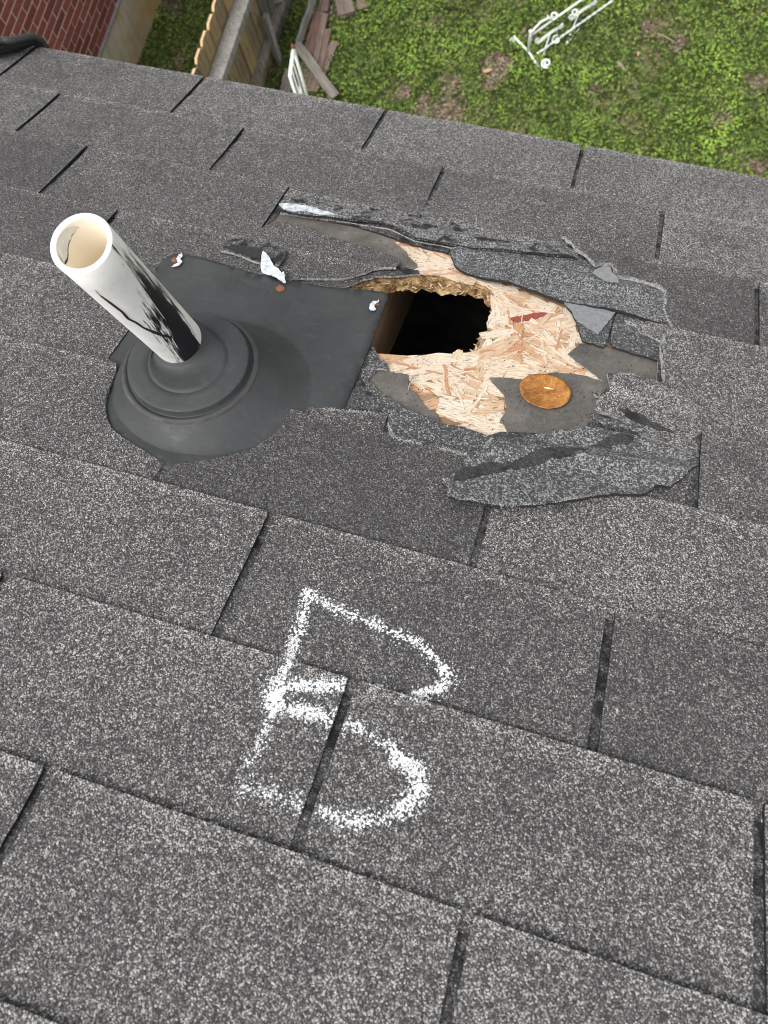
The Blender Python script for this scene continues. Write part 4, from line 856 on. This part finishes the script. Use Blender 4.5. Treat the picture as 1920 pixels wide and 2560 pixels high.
# ---- brick house with a parged base
BX = -3.62; BZ0 = -4.12; BL, BH = .220, .0667; JT = .010
bh = tag(link('brick_house', None, None, (BX-2.5, 3.0, GZ)), 'dark red brick house wall on a stained pale concrete base, far left', 'house')
def loc_in(th, p): return (p[0]-th.location.x, p[1]-th.location.y, p[2]-th.location.z)
def mortar_mat():
    M = Mat('mortar and distant brickwork', .95, .1)
    M.base(M.ramp(M.noise(60., 4, .6), [(.3, (.50,.42,.37)), (.7, (.66,.57,.51))])); return M.m
M_MORT = mortar_mat()
m = MB(); m.box((-2.4,-3.0,-(GZ-BZ0)),(2.5-.0015,4.6,3.6)); m.make('wall', M_MORT, bh)
def brick_mat():
    M = Mat('dark red brick', .85, .2)
    h = M.attr('hue').outputs['Fac']; a = M.noise(30., 4, .6)
    col = M.ramp(h, [(0, (.15,.042,.033)), (.5, (.19,.057,.043)), (1., (.235,.075,.057))])
    M.base(M.mix(1., col, M.ramp(a, [(.3, .8), (.7, 1.15)]), 'MULTIPLY')); M.bump(a, .4, .003); return M.m
M_BRK = brick_mat()
mb = MB(); mb.box((-.012,-(BL-JT)/2,-(BH-JT)/2),(.006,(BL-JT)/2,(BH-JT)/2)); BRK = mesh('brick', mb.V, mb.F, M_BRK)
nb = 0
for row in range(21):
    for k in range(14):
        y = 1.55+k*BL+(row % 2)*BL*.5; z = BZ0+BH*(row+.5)
        o = link('brick', BRK, bh, loc_in(bh, (BX-.004+GR.uniform(-.0015,.0015), y+GR.uniform(-.002,.002), z))); o['hue'] = GR.random(); nb += 1
def base_mat():
    M = Mat('parged base', .85, .2)
    p = M.sep(M.co()); a = M.noise(2.2, 5, .6); b = M.noise(9., 5, .65, M.map((1, 1, .25)))
    col = M.ramp(b, [(.3, (.34,.29,.21)), (.5, (.46,.41,.315)), (.7, (.58,.53,.43))])
    col = M.mix(M.math('MULTIPLY_ADD', a, 4.2, -1.75, clamp=True), col, (.44,.27,.075))
    M.base(col); M.bump(b, .3, .01); return M.m
m = MB(); m.box((-2.4,-3.0,-.2),(2.5+.02,4.6,BZ0-GZ-.012)); m.make('foundation', base_mat(), bh)
m = MB(); m.box((2.40,-3.0,BZ0-GZ-.0115),(2.5+.03,4.6,BZ0-GZ+.004)); m.make('flashing_strip', plain('grey ledge', (.22,.21,.20), .7, .3, 30.), bh)

# ---- board fence
def wood_old(name, col, col2, grain=1.):
    M = Mat(name, .9, .15)
    g = M.noise(9., 6, .72, M.map((7, 7, .45))); b = M.noise(3.2, 4, .6); ck = M.noise(5., 4, .6, M.map((11, 11, .5), loc=(4, 2, 1)))
    h = M.attr('hue').outputs['Fac']
    c = M.mix(h, col, col2)
    c = M.mix(1., c, M.ramp(g, [(.30, .42), (.5, .95), (.70, 1.3)]), 'MULTIPLY')
    c = M.mix(M.math('MULTIPLY_ADD', ck, -14., 5.2, clamp=True), c, (.03,.025,.02))
    c = M.mix(1., c, M.ramp(b, [(.3, .75), (.7, 1.15)]), 'MULTIPLY')
    M.base(c); M.bump(g, .8*grain, .006); return M.m
M_PICK = wood_old('weathered picket', (.33,.235,.115), (.12,.11,.09))
M_CUT = plain('fresh cut picket end', (.62,.42,.24), .85, .2, 30.)
M_GREY = wood_old('grey weathered timber', (.26,.25,.232), (.19,.165,.135), 1.4)
M_OLD = wood_old('rotting board', (.20,.168,.138), (.185,.112,.094), 1.4)
FX = -2.33; FT = -3.54
fence = tag(link('board_fence', None, None, (FX, 3.2, GZ)), 'low weathered board fence with a heavy grey top rail beside the brick house', 'fence')
pw_ = .140
def picket(y, hue, dz):
    m = MB(); w2 = pw_/2; h = FT-GZ+dz; c = .028
    out = [(-w2, 0), (w2, 0), (w2, h-c), (w2-c, h), (-w2+c, h), (-w2, h-c)]
    V = [(-.010, a, b) for a, b in out]+[(.010, a, b) for a, b in out]
    F = [(0,1,2,3,4,5)[::-1], (6,7,8,9,10,11)]+[(i, (i+1) % 6, (i+1) % 6+6, i+6) for i in range(6)]
    m.add(V, F, 0); I = [0]*8
    for i in (2, 3, 4): I[2+i] = 1
    m.I = I
    o = m.make('picket', [M_PICK, M_CUT], fence, loc_in(fence, (FX+GR.uniform(-.004,.004), y, GZ)), (0, GR.uniform(-.012,.012), 0)); o['hue'] = hue
HU = {3: .95, 4: .35, 5: .15, 6: .25, 7: .5, 8: .1, 9: .6, 10: .45}
for k in range(0, 36):
    y = 2.24+k*.1525
    picket(y, HU.get(k, GR.uniform(.1, .5)) if y < 3.9 else GR.uniform(.85, 1.0), GR.uniform(-.018, .018))
m = MB(); m.box((FX+.016, 1.4, FT-.25),(FX+.135, 7.4, FT-.185)); r = m.make('rail', M_GREY, fence, off=tuple(fence.location), smooth=False); r['hue'] = .2
m = MB(); m.box((FX+.016, 1.4, GZ+.20),(FX+.055, 7.4, GZ+.29)); r = m.make('rail', M_GREY, fence, off=tuple(fence.location)); r['hue'] = .9
(py, pz), = [(3.794,-4.135)]
m = MB(); m.box((-2.275, py-.03, GZ),(-2.235, py+.03, min(pz, -3.3))); r = m.make('post', M_GREY, fence, off=tuple(fence.location)); r['hue'] = .1

# ---- old boards dumped at the foot of the fence
def board(a, b, wd, th, za, zb, mat, hue, label, roll_=0., group='old boards by the fence', cat='board', name='old_board'):
    A = Vector((a[0], a[1], za)); B = Vector((b[0], b[1], zb)); d = B-A; L = d.length; n_ = 10
    o = link(name, None); x = d.normalized(); zz = Vector((0,0,1)); yv = zz.cross(x).normalized(); up = x.cross(yv)
    m = MB(); r = random.Random(int(L*1000)+int(hue*77)); V = []
    for i in range(n_+1):
        t = i/n_*L-L/2; e0 = r.uniform(-.012, .012) if 0 < i < n_ else r.uniform(-.02, .02)
        tt = t+(r.uniform(-.03,.03) if i in (0, n_) else 0)
        V += [(tt, -wd/2+e0*.5, 0), (tt+r.uniform(-.02,.02)*(i in (0, n_)), wd/2+e0*.4, 0), (tt, wd/2+e0*.4, th), (tt, -wd/2+e0*.5, th)]
    F = [(0,3,2,1), (4*n_, 4*n_+1, 4*n_+2, 4*n_+3)]
    for i in range(n_):
        for q in range(4): F.append((4*i+q, 4*i+(q+1) % 4, 4*i+4+(q+1) % 4, 4*i+4+q))
    o.data  # empty placeholder replaced below
    bpy.data.objects.remove(o)
    # grain runs along z in the wood materials: build the board along its local z
    V = [(p[1], p[2], p[0]) for p in V]
    o = link(name, mesh(name, V, F, mat)); R = Matrix((yv, up, x)).transposed()
    o.matrix_world = Matrix.Translation((A+B)/2) @ (R @ Matrix.Rotation(roll_, 3, 'Z')).to_4x4(); o['hue'] = hue
    return tag(o, label, cat, group)
b1 = [(-2.038,4.364),(-2.094,3.901)]; board(b1[0], b1[1], .022, .09, GZ+.16, GZ+.05, M_GREY, .1, 'narrow pale board standing on edge against the rotting planks')
b2 = [(-2.007,4.324),(-1.986,3.856)]; board(b2[0], b2[1], .10, .025, GZ+.045, GZ+.035, M_OLD, .95, 'reddish brown plank, nearest the fence among the dumped planks')
b3 = [(-1.942,4.3),(-1.889,3.734)]; board(b3[0], b3[1], .05, .05, GZ+.03, GZ+.03, M_OLD, .3, 'narrow grey batten between the reddish plank and the broken plank')
b4 = [(-1.905,4.176),(-1.844,3.523)]; board(b4[0], b4[1], .11, .025, GZ+.05, GZ+.02, M_OLD, .55, 'broken grey brown plank with split ends on the grass side of the pile')
b5 = [(-1.787,4.067),(-1.816,3.73)]; board(b5[0], b5[1], .075, .025, GZ+.03, GZ+.015, M_OLD, .4, 'short splintered plank lying outermost on the grass')
b6 = [(-2.049,3.833),(-1.61,3.48)]; board(b6[0], b6[1], .085, .022, GZ+.20, GZ+.10, M_GREY, .75, 'tan board lying slantwise across the other dumped planks')
b7 = [(-2.066,3.613),(-2.079,3.362)]; board(b7[0], b7[1], .10, .022, GZ+.12, GZ+.05, M_GREY, .85, 'brown board end by the eave between fence and white ironwork')
b8 = [(-1.989,3.827),(-1.953,3.438)]; board(b8[0], b8[1], .12, .025, GZ+.02, GZ+.02, M_OLD, .6, 'dark plank under the slanting tan board')
b9 = [(-2.367,4.323),(-2.291,4.148)]; board(b9[0], b9[1], .075, .03, GZ+.42, GZ+.30, M_GREY, .0, 'pale rounded board end leaning on the dark fence pickets')
b10 = [(-2.018,4.609),(-1.98,4.317)]; board(b10[0], b10[1], .09, .03, GZ+.04, GZ+.03, M_OLD, .5, 'brown plank running out of the top of the picture')
b11 = [(-1.874,4.575),(-1.739,4.333)]; board(b11[0], b11[1], .16, .07, GZ, GZ, M_OLD, .2, 'dark brown rotten log at the top of the picture right of the planks', cat='log', name='rotten_log')
b12 = [(-1.72,4.615),(-1.604,4.412)]; board(b12[0], b12[1], .09, .05, GZ, GZ, M_OLD, .7, 'short brown log beside the dark rotten log', cat='log', name='rotten_log')

# ---- white wrought iron
def iron_mat():
    M = Mat('chipped white paint', .45, .45)
    a = M.noise(60., 5, .7); M.base(M.ramp(a, [(.30, (.16,.13,.10)), (.36, (.66,.70,.66)), (.6, (.80,.84,.80))])); return M.m
M_IRON = iron_mat()
def spiral(c, ex, ey, r, turns, a0=0., n=22, sgn=1):
    return [c+ex*math.cos(a0+sgn*t*turns*2*math.pi)*r*(1-.78*t)+ey*math.sin(a0+sgn*t*turns*2*math.pi)*r*(1-.78*t) for t in [i/n for i in range(n+1)]]
def iron_thing(name, base, label):
    return tag(link(name, None, None, base), label, 'ironwork')
P0, = [(-0.03,4.29)]; Pend, = [(0.315,4.712)]
HI = .20
base = Vector((P0[0], P0[1], GZ)); ir = iron_thing('iron_railing', base, 'white wrought iron scrollwork railing piece standing on the lawn')
A = Vector((0, 0, HI)); d = Vector((Pend[0]-P0[0], Pend[1]-P0[1], 0)); L = d.length*1.55; d.normalize(); s = Vector((d.y, -d.x, 0)); up = Vector((0,0,1))
m = MB(); m.tube([A, A+d*L], .0085, 10); m.make('top_rail', M_IRON, ir, smooth=True)
m = MB(); m.tube([Vector((0,0,-.01)), A, A+up*.04], .0115, 10); m.tube([A+up*.035, A+up*.05, A+up*.065], [.012,.02,.006], 10); m.make('post', M_IRON, ir, smooth=True)
m = MB(); m.tube([A+up*.01, A+up*.05+d*.04, A+up*.075+d*.10, A+up*.06+d*.18, A+up*.01+d*.27], .009, 8); m.make('brace', M_IRON, ir, smooth=True)
for k in range(0, 2):
    m = MB(); o_ = A+d*(.02+k*.36)-up*.06+s*.045
    for q in range(3):
        m.tube([o_+s*.010*q+d*.02+up*.0, o_+s*(.010*q)+d*.16+up*.015, o_+s*(.010*q)+d*.30], .0030, 6)
    m.tube(spiral(o_+d*.02+up*.02, d, up, .03, 1.2, -1.5), .0045, 6); m.tube(spiral(o_+d*.30-up*.02, d, up, .03, 1.2, 1.5), .0045, 6); m.make('scroll', M_IRON, ir, smooth=True)
m = MB(); tw = [s*.085+up*.06+d*(.03+t*.02) for t in range(int(L/.02))]
for ph in (0, math.pi):
    m.tube([p+s*.006*math.cos(i*1.1+ph)+up*.006*math.sin(i*1.1+ph) for i, p in enumerate(tw)], .0045, 5)
m.make('twisted_bar', M_IRON, ir, smooth=True)
fa, fb, fc = [(-0.189,4.402),(0.107,4.15),(0.155,4.192)]
def rel(p, z): return Vector((p[0]-base.x, p[1]-base.y, z))
m = MB(); m.tube([rel(fa, .05), rel(((fa[0]*2+P0[0])/3, (fa[1]*2+P0[1])/3), .04), Vector((0,0,.035)), rel(fb, .03)], .0095, 8)
fd = (rel(fb, 0)-rel(fa, 0)).normalized(); fs_ = Vector((-fd.y, fd.x, 0))
m.tube(spiral(rel(fc, .05), fs_, fd, .048, 1.5, math.pi*.6), .0085, 6); m.tube(spiral(rel(fa, .03)-fs_*.02, fs_, fd, .026, 1.2, 0.), .005, 6); m.make('foot', M_IRON, ir, smooth=True)
ga, gb, gc, gd = [(0.119,4.449),(0.104,4.248),(0.319,4.692),(0.274,4.426)]
m = MB(); m.tube([rel(ga, .09), rel(gb, .0)], .007, 8); m.make('leg', M_IRON, ir, smooth=True)
m = MB(); m.tube([rel(gc, .09), rel(gd, .0)], .006, 8); m.make('leg', M_IRON, ir, smooth=True)
ge, gf = [(0.187,4.433),(0.392,4.714)]
m = MB(); m.tube(spiral(rel(ge, .05), s, d, .045, 1.1, 2.2), .008, 6); m.make('scroll', M_IRON, ir, smooth=True)
m = MB(); m.tube([rel(gd, .01), rel(gf, .01)], .005, 6); m.make('stretcher', M_IRON, ir, smooth=True)
for k in range(2):
    m = MB(); c_ = A+d*(.26+.42*k)+up*.02-s*.02; m.tube(spiral(c_, d, -s, .05, 1.15, 2.4), .007, 6); m.tube(spiral(c_+d*.2+s*.06-up*.05, d, s, .04, 1.3, .5), .006, 6); m.make('scroll', M_IRON, ir, smooth=True)

Q0, = [(-1.717,3.205)]; Q1, = [(-1.672,2.966)]
base2 = Vector((Q0[0], Q0[1], GZ)); ir2 = iron_thing('iron_railing', base2, 'white wrought iron railing end with a rusty cap near the planks, partly behind the eave')
D2 = Vector((Q1[0]-Q0[0], Q1[1]-Q0[1], 0)); d2 = D2.normalized(); l2 = D2.length
for nm, f in (('post', lambda m: m.tube([Vector((0,0,0)), Vector((0,0,.90))], .0125, 10)), ('post', lambda m: m.tube([D2, D2+up*.9], .0125, 10)),
              ('top_rail', lambda m: (m.box((-.001,-.001,.8999),(.001,.001,.9)), m.tube([Vector((0,0,.9)), D2+up*.9], .016, 8)))):
    m = MB(); f(m); m.make(nm, M_IRON, ir2, smooth=True)
m = MB(); m.tube([up*.9, up*.92, up*.945], [.016,.017,.006], 10); m.make('cap', M_RUST, ir2, smooth=True)
for k in range(2):
    m = MB(); x0 = d2*(l2*(.36+.3*k)); m.tube([x0+up*.86, x0+up*.6, x0+up*.3, x0+up*.05], .0050, 6)
    for zc in (.60, .25): m.tube(spiral(x0+up*zc+d2*.03, d2, up, .04, 1.2, 1.+k), .0045, 6)
    m.make('scroll', M_IRON, ir2, smooth=True)

# ---- twigs and leaves on the lawn
M_TWIG = plain('dry twig', (.24,.19,.15), .9, .3, 30.)
def twig(a, b, r, label):
    A = Vector((a[0], a[1], GZ+.03)); B = Vector((b[0], b[1], GZ+.035)); M_ = (A+B)/2; n_ = Vector((-(B-A).y, (B-A).x, 0)); m = MB()
    m.tube([A, A*.66+B*.34+n_*.06, A*.3+B*.7+n_*.03, B], [r, r*.9, r*.8, r*.5], 6)
    m.V = [tuple(Vector(v)-M_) for v in m.V]
    tag(m.make('twig', M_TWIG, None, tuple(M_)), label, 'twig', 'twigs on the lawn')
for pts, r, lab in (([(0.76,4.329),(0.846,4.245)], .013, 'short pale stick in the grass right of the white ironwork'),
                    ([(1.023,4.663),(1.212,4.593)], .007, 'thin bent twig at the upper right of the lawn'), ([(0.845,4.583),(1.064,4.638)], .004, 'dark fine twig lying left of the bent twig'),
                    ([(1.854,3.561),(1.886,3.681)], .004, 'thin pale stalk in the grass just above the eave at the right'), ([(2.032,3.609),(2.138,3.615)], .005, 'small pale stick by the right picture edge')):
    twig(pts[0], pts[1], r, lab)
M_LEAFD = plain('fallen dry leaf', (.42,.27,.15), .8, .3, 40.)
def dry_leaf(p, L, ang, label):
    m = MB(); V = []; n_ = 6
    for i in range(n_+1):
        t = i/n_; wd = L*.22*math.sin(math.pi*(.06+.9*t)); V += [((t-.5)*L, -wd, .012*(1-abs(t-.5))), ((t-.5)*L, wd, .016*(t)), ((t-.5)*L, 0, .002)]
    F = []
    for i in range(n_): F += [(3*i, 3*i+3, 3*i+5, 3*i+2), (3*i+2, 3*i+5, 3*i+4, 3*i+1)]
    m.add(V, F); tag(m.make('dry_leaf', M_LEAFD, None, (p[0], p[1], GZ+.025), (0, 0, ang)), label, 'leaf', 'dry leaves on the lawn')
LEAVES = [(-0.338,4.038),(0.907,4.449),(-0.6,3.869),(0.365,4.053)]
for (x, y), L, a, lab in ((LEAVES[0], .085, .5, 'large curled tan leaf on the bare patch below the white ironwork'), (LEAVES[1], .05, 2., 'small orange leaf in the grass at the upper right'), (LEAVES[2], .04, 1., 'small pale leaf above the brown bare patch'), (LEAVES[3], .035, .2, 'pale leaf lying below the right foot of the ironwork')):
    dry_leaf((x, y), L, a, lab)

# ---- grass and clover
def leaf_mat():
    M = Mat('grass and clover leaves', .6, .25)
    c = M.n('Attribute', attribute_type='GEOMETRY', attribute_name='tint').outputs['Color']
    M.base(c); tr = M.n('BsdfTranslucent', {'Color': c}); ad = M.n('MixShader', {0: .3, 1: M.b.outputs[0], 2: tr.outputs[0]})
    M.nt.links.new(ad.outputs[0], M.nt.nodes['Material Output'].inputs[0]); return M.m
BARE_G = [(p, r) for p, r in zip([(-0.598,3.516),(-0.553,3.626),(-0.634,3.855),(-0.287,4.084),(-0.232,4.156),(-0.292,3.961),(-0.825,3.532),(-0.822,3.655),(1.91,4.34),(1.719,3.973),(-3.446,4.173),(-3.225,3.641),(-3.235,3.423),(1.243,4.611),(0.941,4.718),(0.607,4.031),(-0.04,4.479),(-0.925,4.446),(2.098,3.573),(-1.971,4.432),(-1.997,4.254),(-1.022,3.698)],
          (.13,.11,.07,.11,.08,.07,.06,.06,.09,.07,.11,.06,.09,.07,.07,.05,.07,.04,.07,.13,.10,.05))]
rs = np.random.RandomState(5)
def veg(n, x0, x1, y0, y1):
    P = np.stack([rs.uniform(x0, x1, n), rs.uniform(y0, y1, n)], 1); keep = []; bright = []
    for x, y in P:
        d = nz(x*1.5, y*1.5, 2)*.55+nz(x*4.2, y*4.2, 5)*.55+nz(x*11, y*11, 9)*.3; q = 0
        for (c, r) in BARE_G:
            e = math.hypot(x-c[0], y-c[1])/r
            if e < 1.5: q = max(q, 1.6-e*e*.7)
        if x < FX+.35 and x > FX-.1: q += .5
        keep.append(rs.rand() < min(1, max(.03, 1.05+d*.9-q*.85))); bright.append(d+.35*nz(x*2.3+30, y*2.3))
    keep = np.array(keep); return P[keep], np.array(bright)[keep]
V = []; F = []; T = []
P, Bv = veg(140000, -6.2, 5.2, 1.5, 7.2)
for (x, y), b in zip(P, Bv):
    k = GR.choice((2, 3, 3, 4)); h = GR.uniform(.012, .055)+.02*max(0, b); yel = GR.random()
    g = .5+.5*min(1, max(-1, b*1.3)); c0 = np.array((.185,.262,.056))*(1-g)+np.array((.31,.49,.075))*g
    c0 = c0*GR.uniform(.6, 1.35)*np.array((1+.4*(yel-.4), 1, 1))
    for q in range(k):
        a = GR.random()*6.283; r = GR.uniform(.0034, .0070)*(1+.5*max(0, b)); ox, oy = x+math.cos(a)*r*1.1, y+math.sin(a)*r*1.1
        tx, ty = math.cos(a), math.sin(a); tl = GR.uniform(-.5, .7)*r; i0 = len(V); z = GZ+h+GR.uniform(-.006, .006)
        V += [(ox-tx*r, oy-ty*r, z), (ox+ty*r*.8, oy-tx*r*.8, z+GR.uniform(-.3,.3)*r), (ox+tx*r, oy+ty*r, z+tl), (ox-ty*r*.8, oy+tx*r*.8, z+GR.uniform(-.3,.3)*r)]
        F.append((i0, i0+1, i0+2, i0+3)); T.append(tuple(c0*GR.uniform(.85, 1.15)))
P, Bv = veg(128000, -6.2, 5.2, 1.5, 7.2)
for (x, y), b in zip(P, Bv):
    a = GR.random()*6.283; L = GR.uniform(.03, .09); h = GR.uniform(.02, .06); i0 = len(V); wd = GR.uniform(.0018, .0035)
    dry = GR.random() < .24
    c0 = np.array((.26,.20,.12)) if dry else np.array((.12,.17,.05))*GR.uniform(.7, 1.6)
    tx, ty = math.cos(a), math.sin(a); z0 = GZ+.004
    V += [(x-ty*wd, y+tx*wd, z0), (x+ty*wd, y-tx*wd, z0), (x+tx*L*.6+ty*wd*.7, y+ty*L*.6-tx*wd*.7, z0+(h if not dry else .012)), (x+tx*L, y+ty*L, z0+(h*.7 if not dry else .008)), (x+tx*L*.6-ty*wd*.7, y+ty*L*.6+tx*wd*.7, z0+(h if not dry else .012))]
    F.append((i0, i0+1, i0+2, i0+3, i0+4)); T.append(tuple(c0))
V = np.array(V); 
g = bpy.data.meshes.new('grass'); g.from_pydata((V-np.array((0,4,GZ))).tolist(), [], F); at = g.attributes.new('tint', 'FLOAT_COLOR', 'FACE')
at.data.foreach_set('color', np.c_[np.array(T), np.ones(len(T))].astype(np.float32).ravel()); g.materials.append(leaf_mat())
tag(link('grass', g, None, (0,4,GZ)), kind='stuff')
# dry litter on the bare patches
V = []; F = []; T = []
for (c, r) in BARE_G:
    for _ in range(int(2600*r)):
        a = GR.random()*6.283; q = r*1.5*math.sqrt(GR.random()); x, y = c[0]+math.cos(a)*q, c[1]+math.sin(a)*q; b = GR.random()*6.28; L = GR.uniform(.006, .028); wd = L*GR.uniform(.12, .5); i0 = len(V)
        tx, ty = math.cos(b)*L, math.sin(b)*L; sx, sy = -math.sin(b)*wd, math.cos(b)*wd; z = GZ+GR.uniform(.004, .02)
        V += [(x-tx, y-ty, z), (x+sx, y+sy, z+.003), (x+tx, y+ty, z+GR.uniform(0,.01)), (x-sx, y-sy, z)]; F.append((i0, i0+1, i0+2, i0+3))
        T.append(tuple(np.array(GR.choice(((.20,.14,.09),(.30,.23,.17),(.13,.09,.06),(.40,.32,.25))))*GR.uniform(.6, 1.1)))
g = bpy.data.meshes.new('leaf_litter'); g.from_pydata((np.array(V)-np.array((0,4,GZ))).tolist(), [], F); at = g.attributes.new('tint', 'FLOAT_COLOR', 'FACE')
at.data.foreach_set('color', np.c_[np.array(T), np.ones(len(T))].astype(np.float32).ravel()); g.materials.append(leaf_mat())
tag(link('leaf_litter', g, None, (0,4,GZ)), kind='stuff')
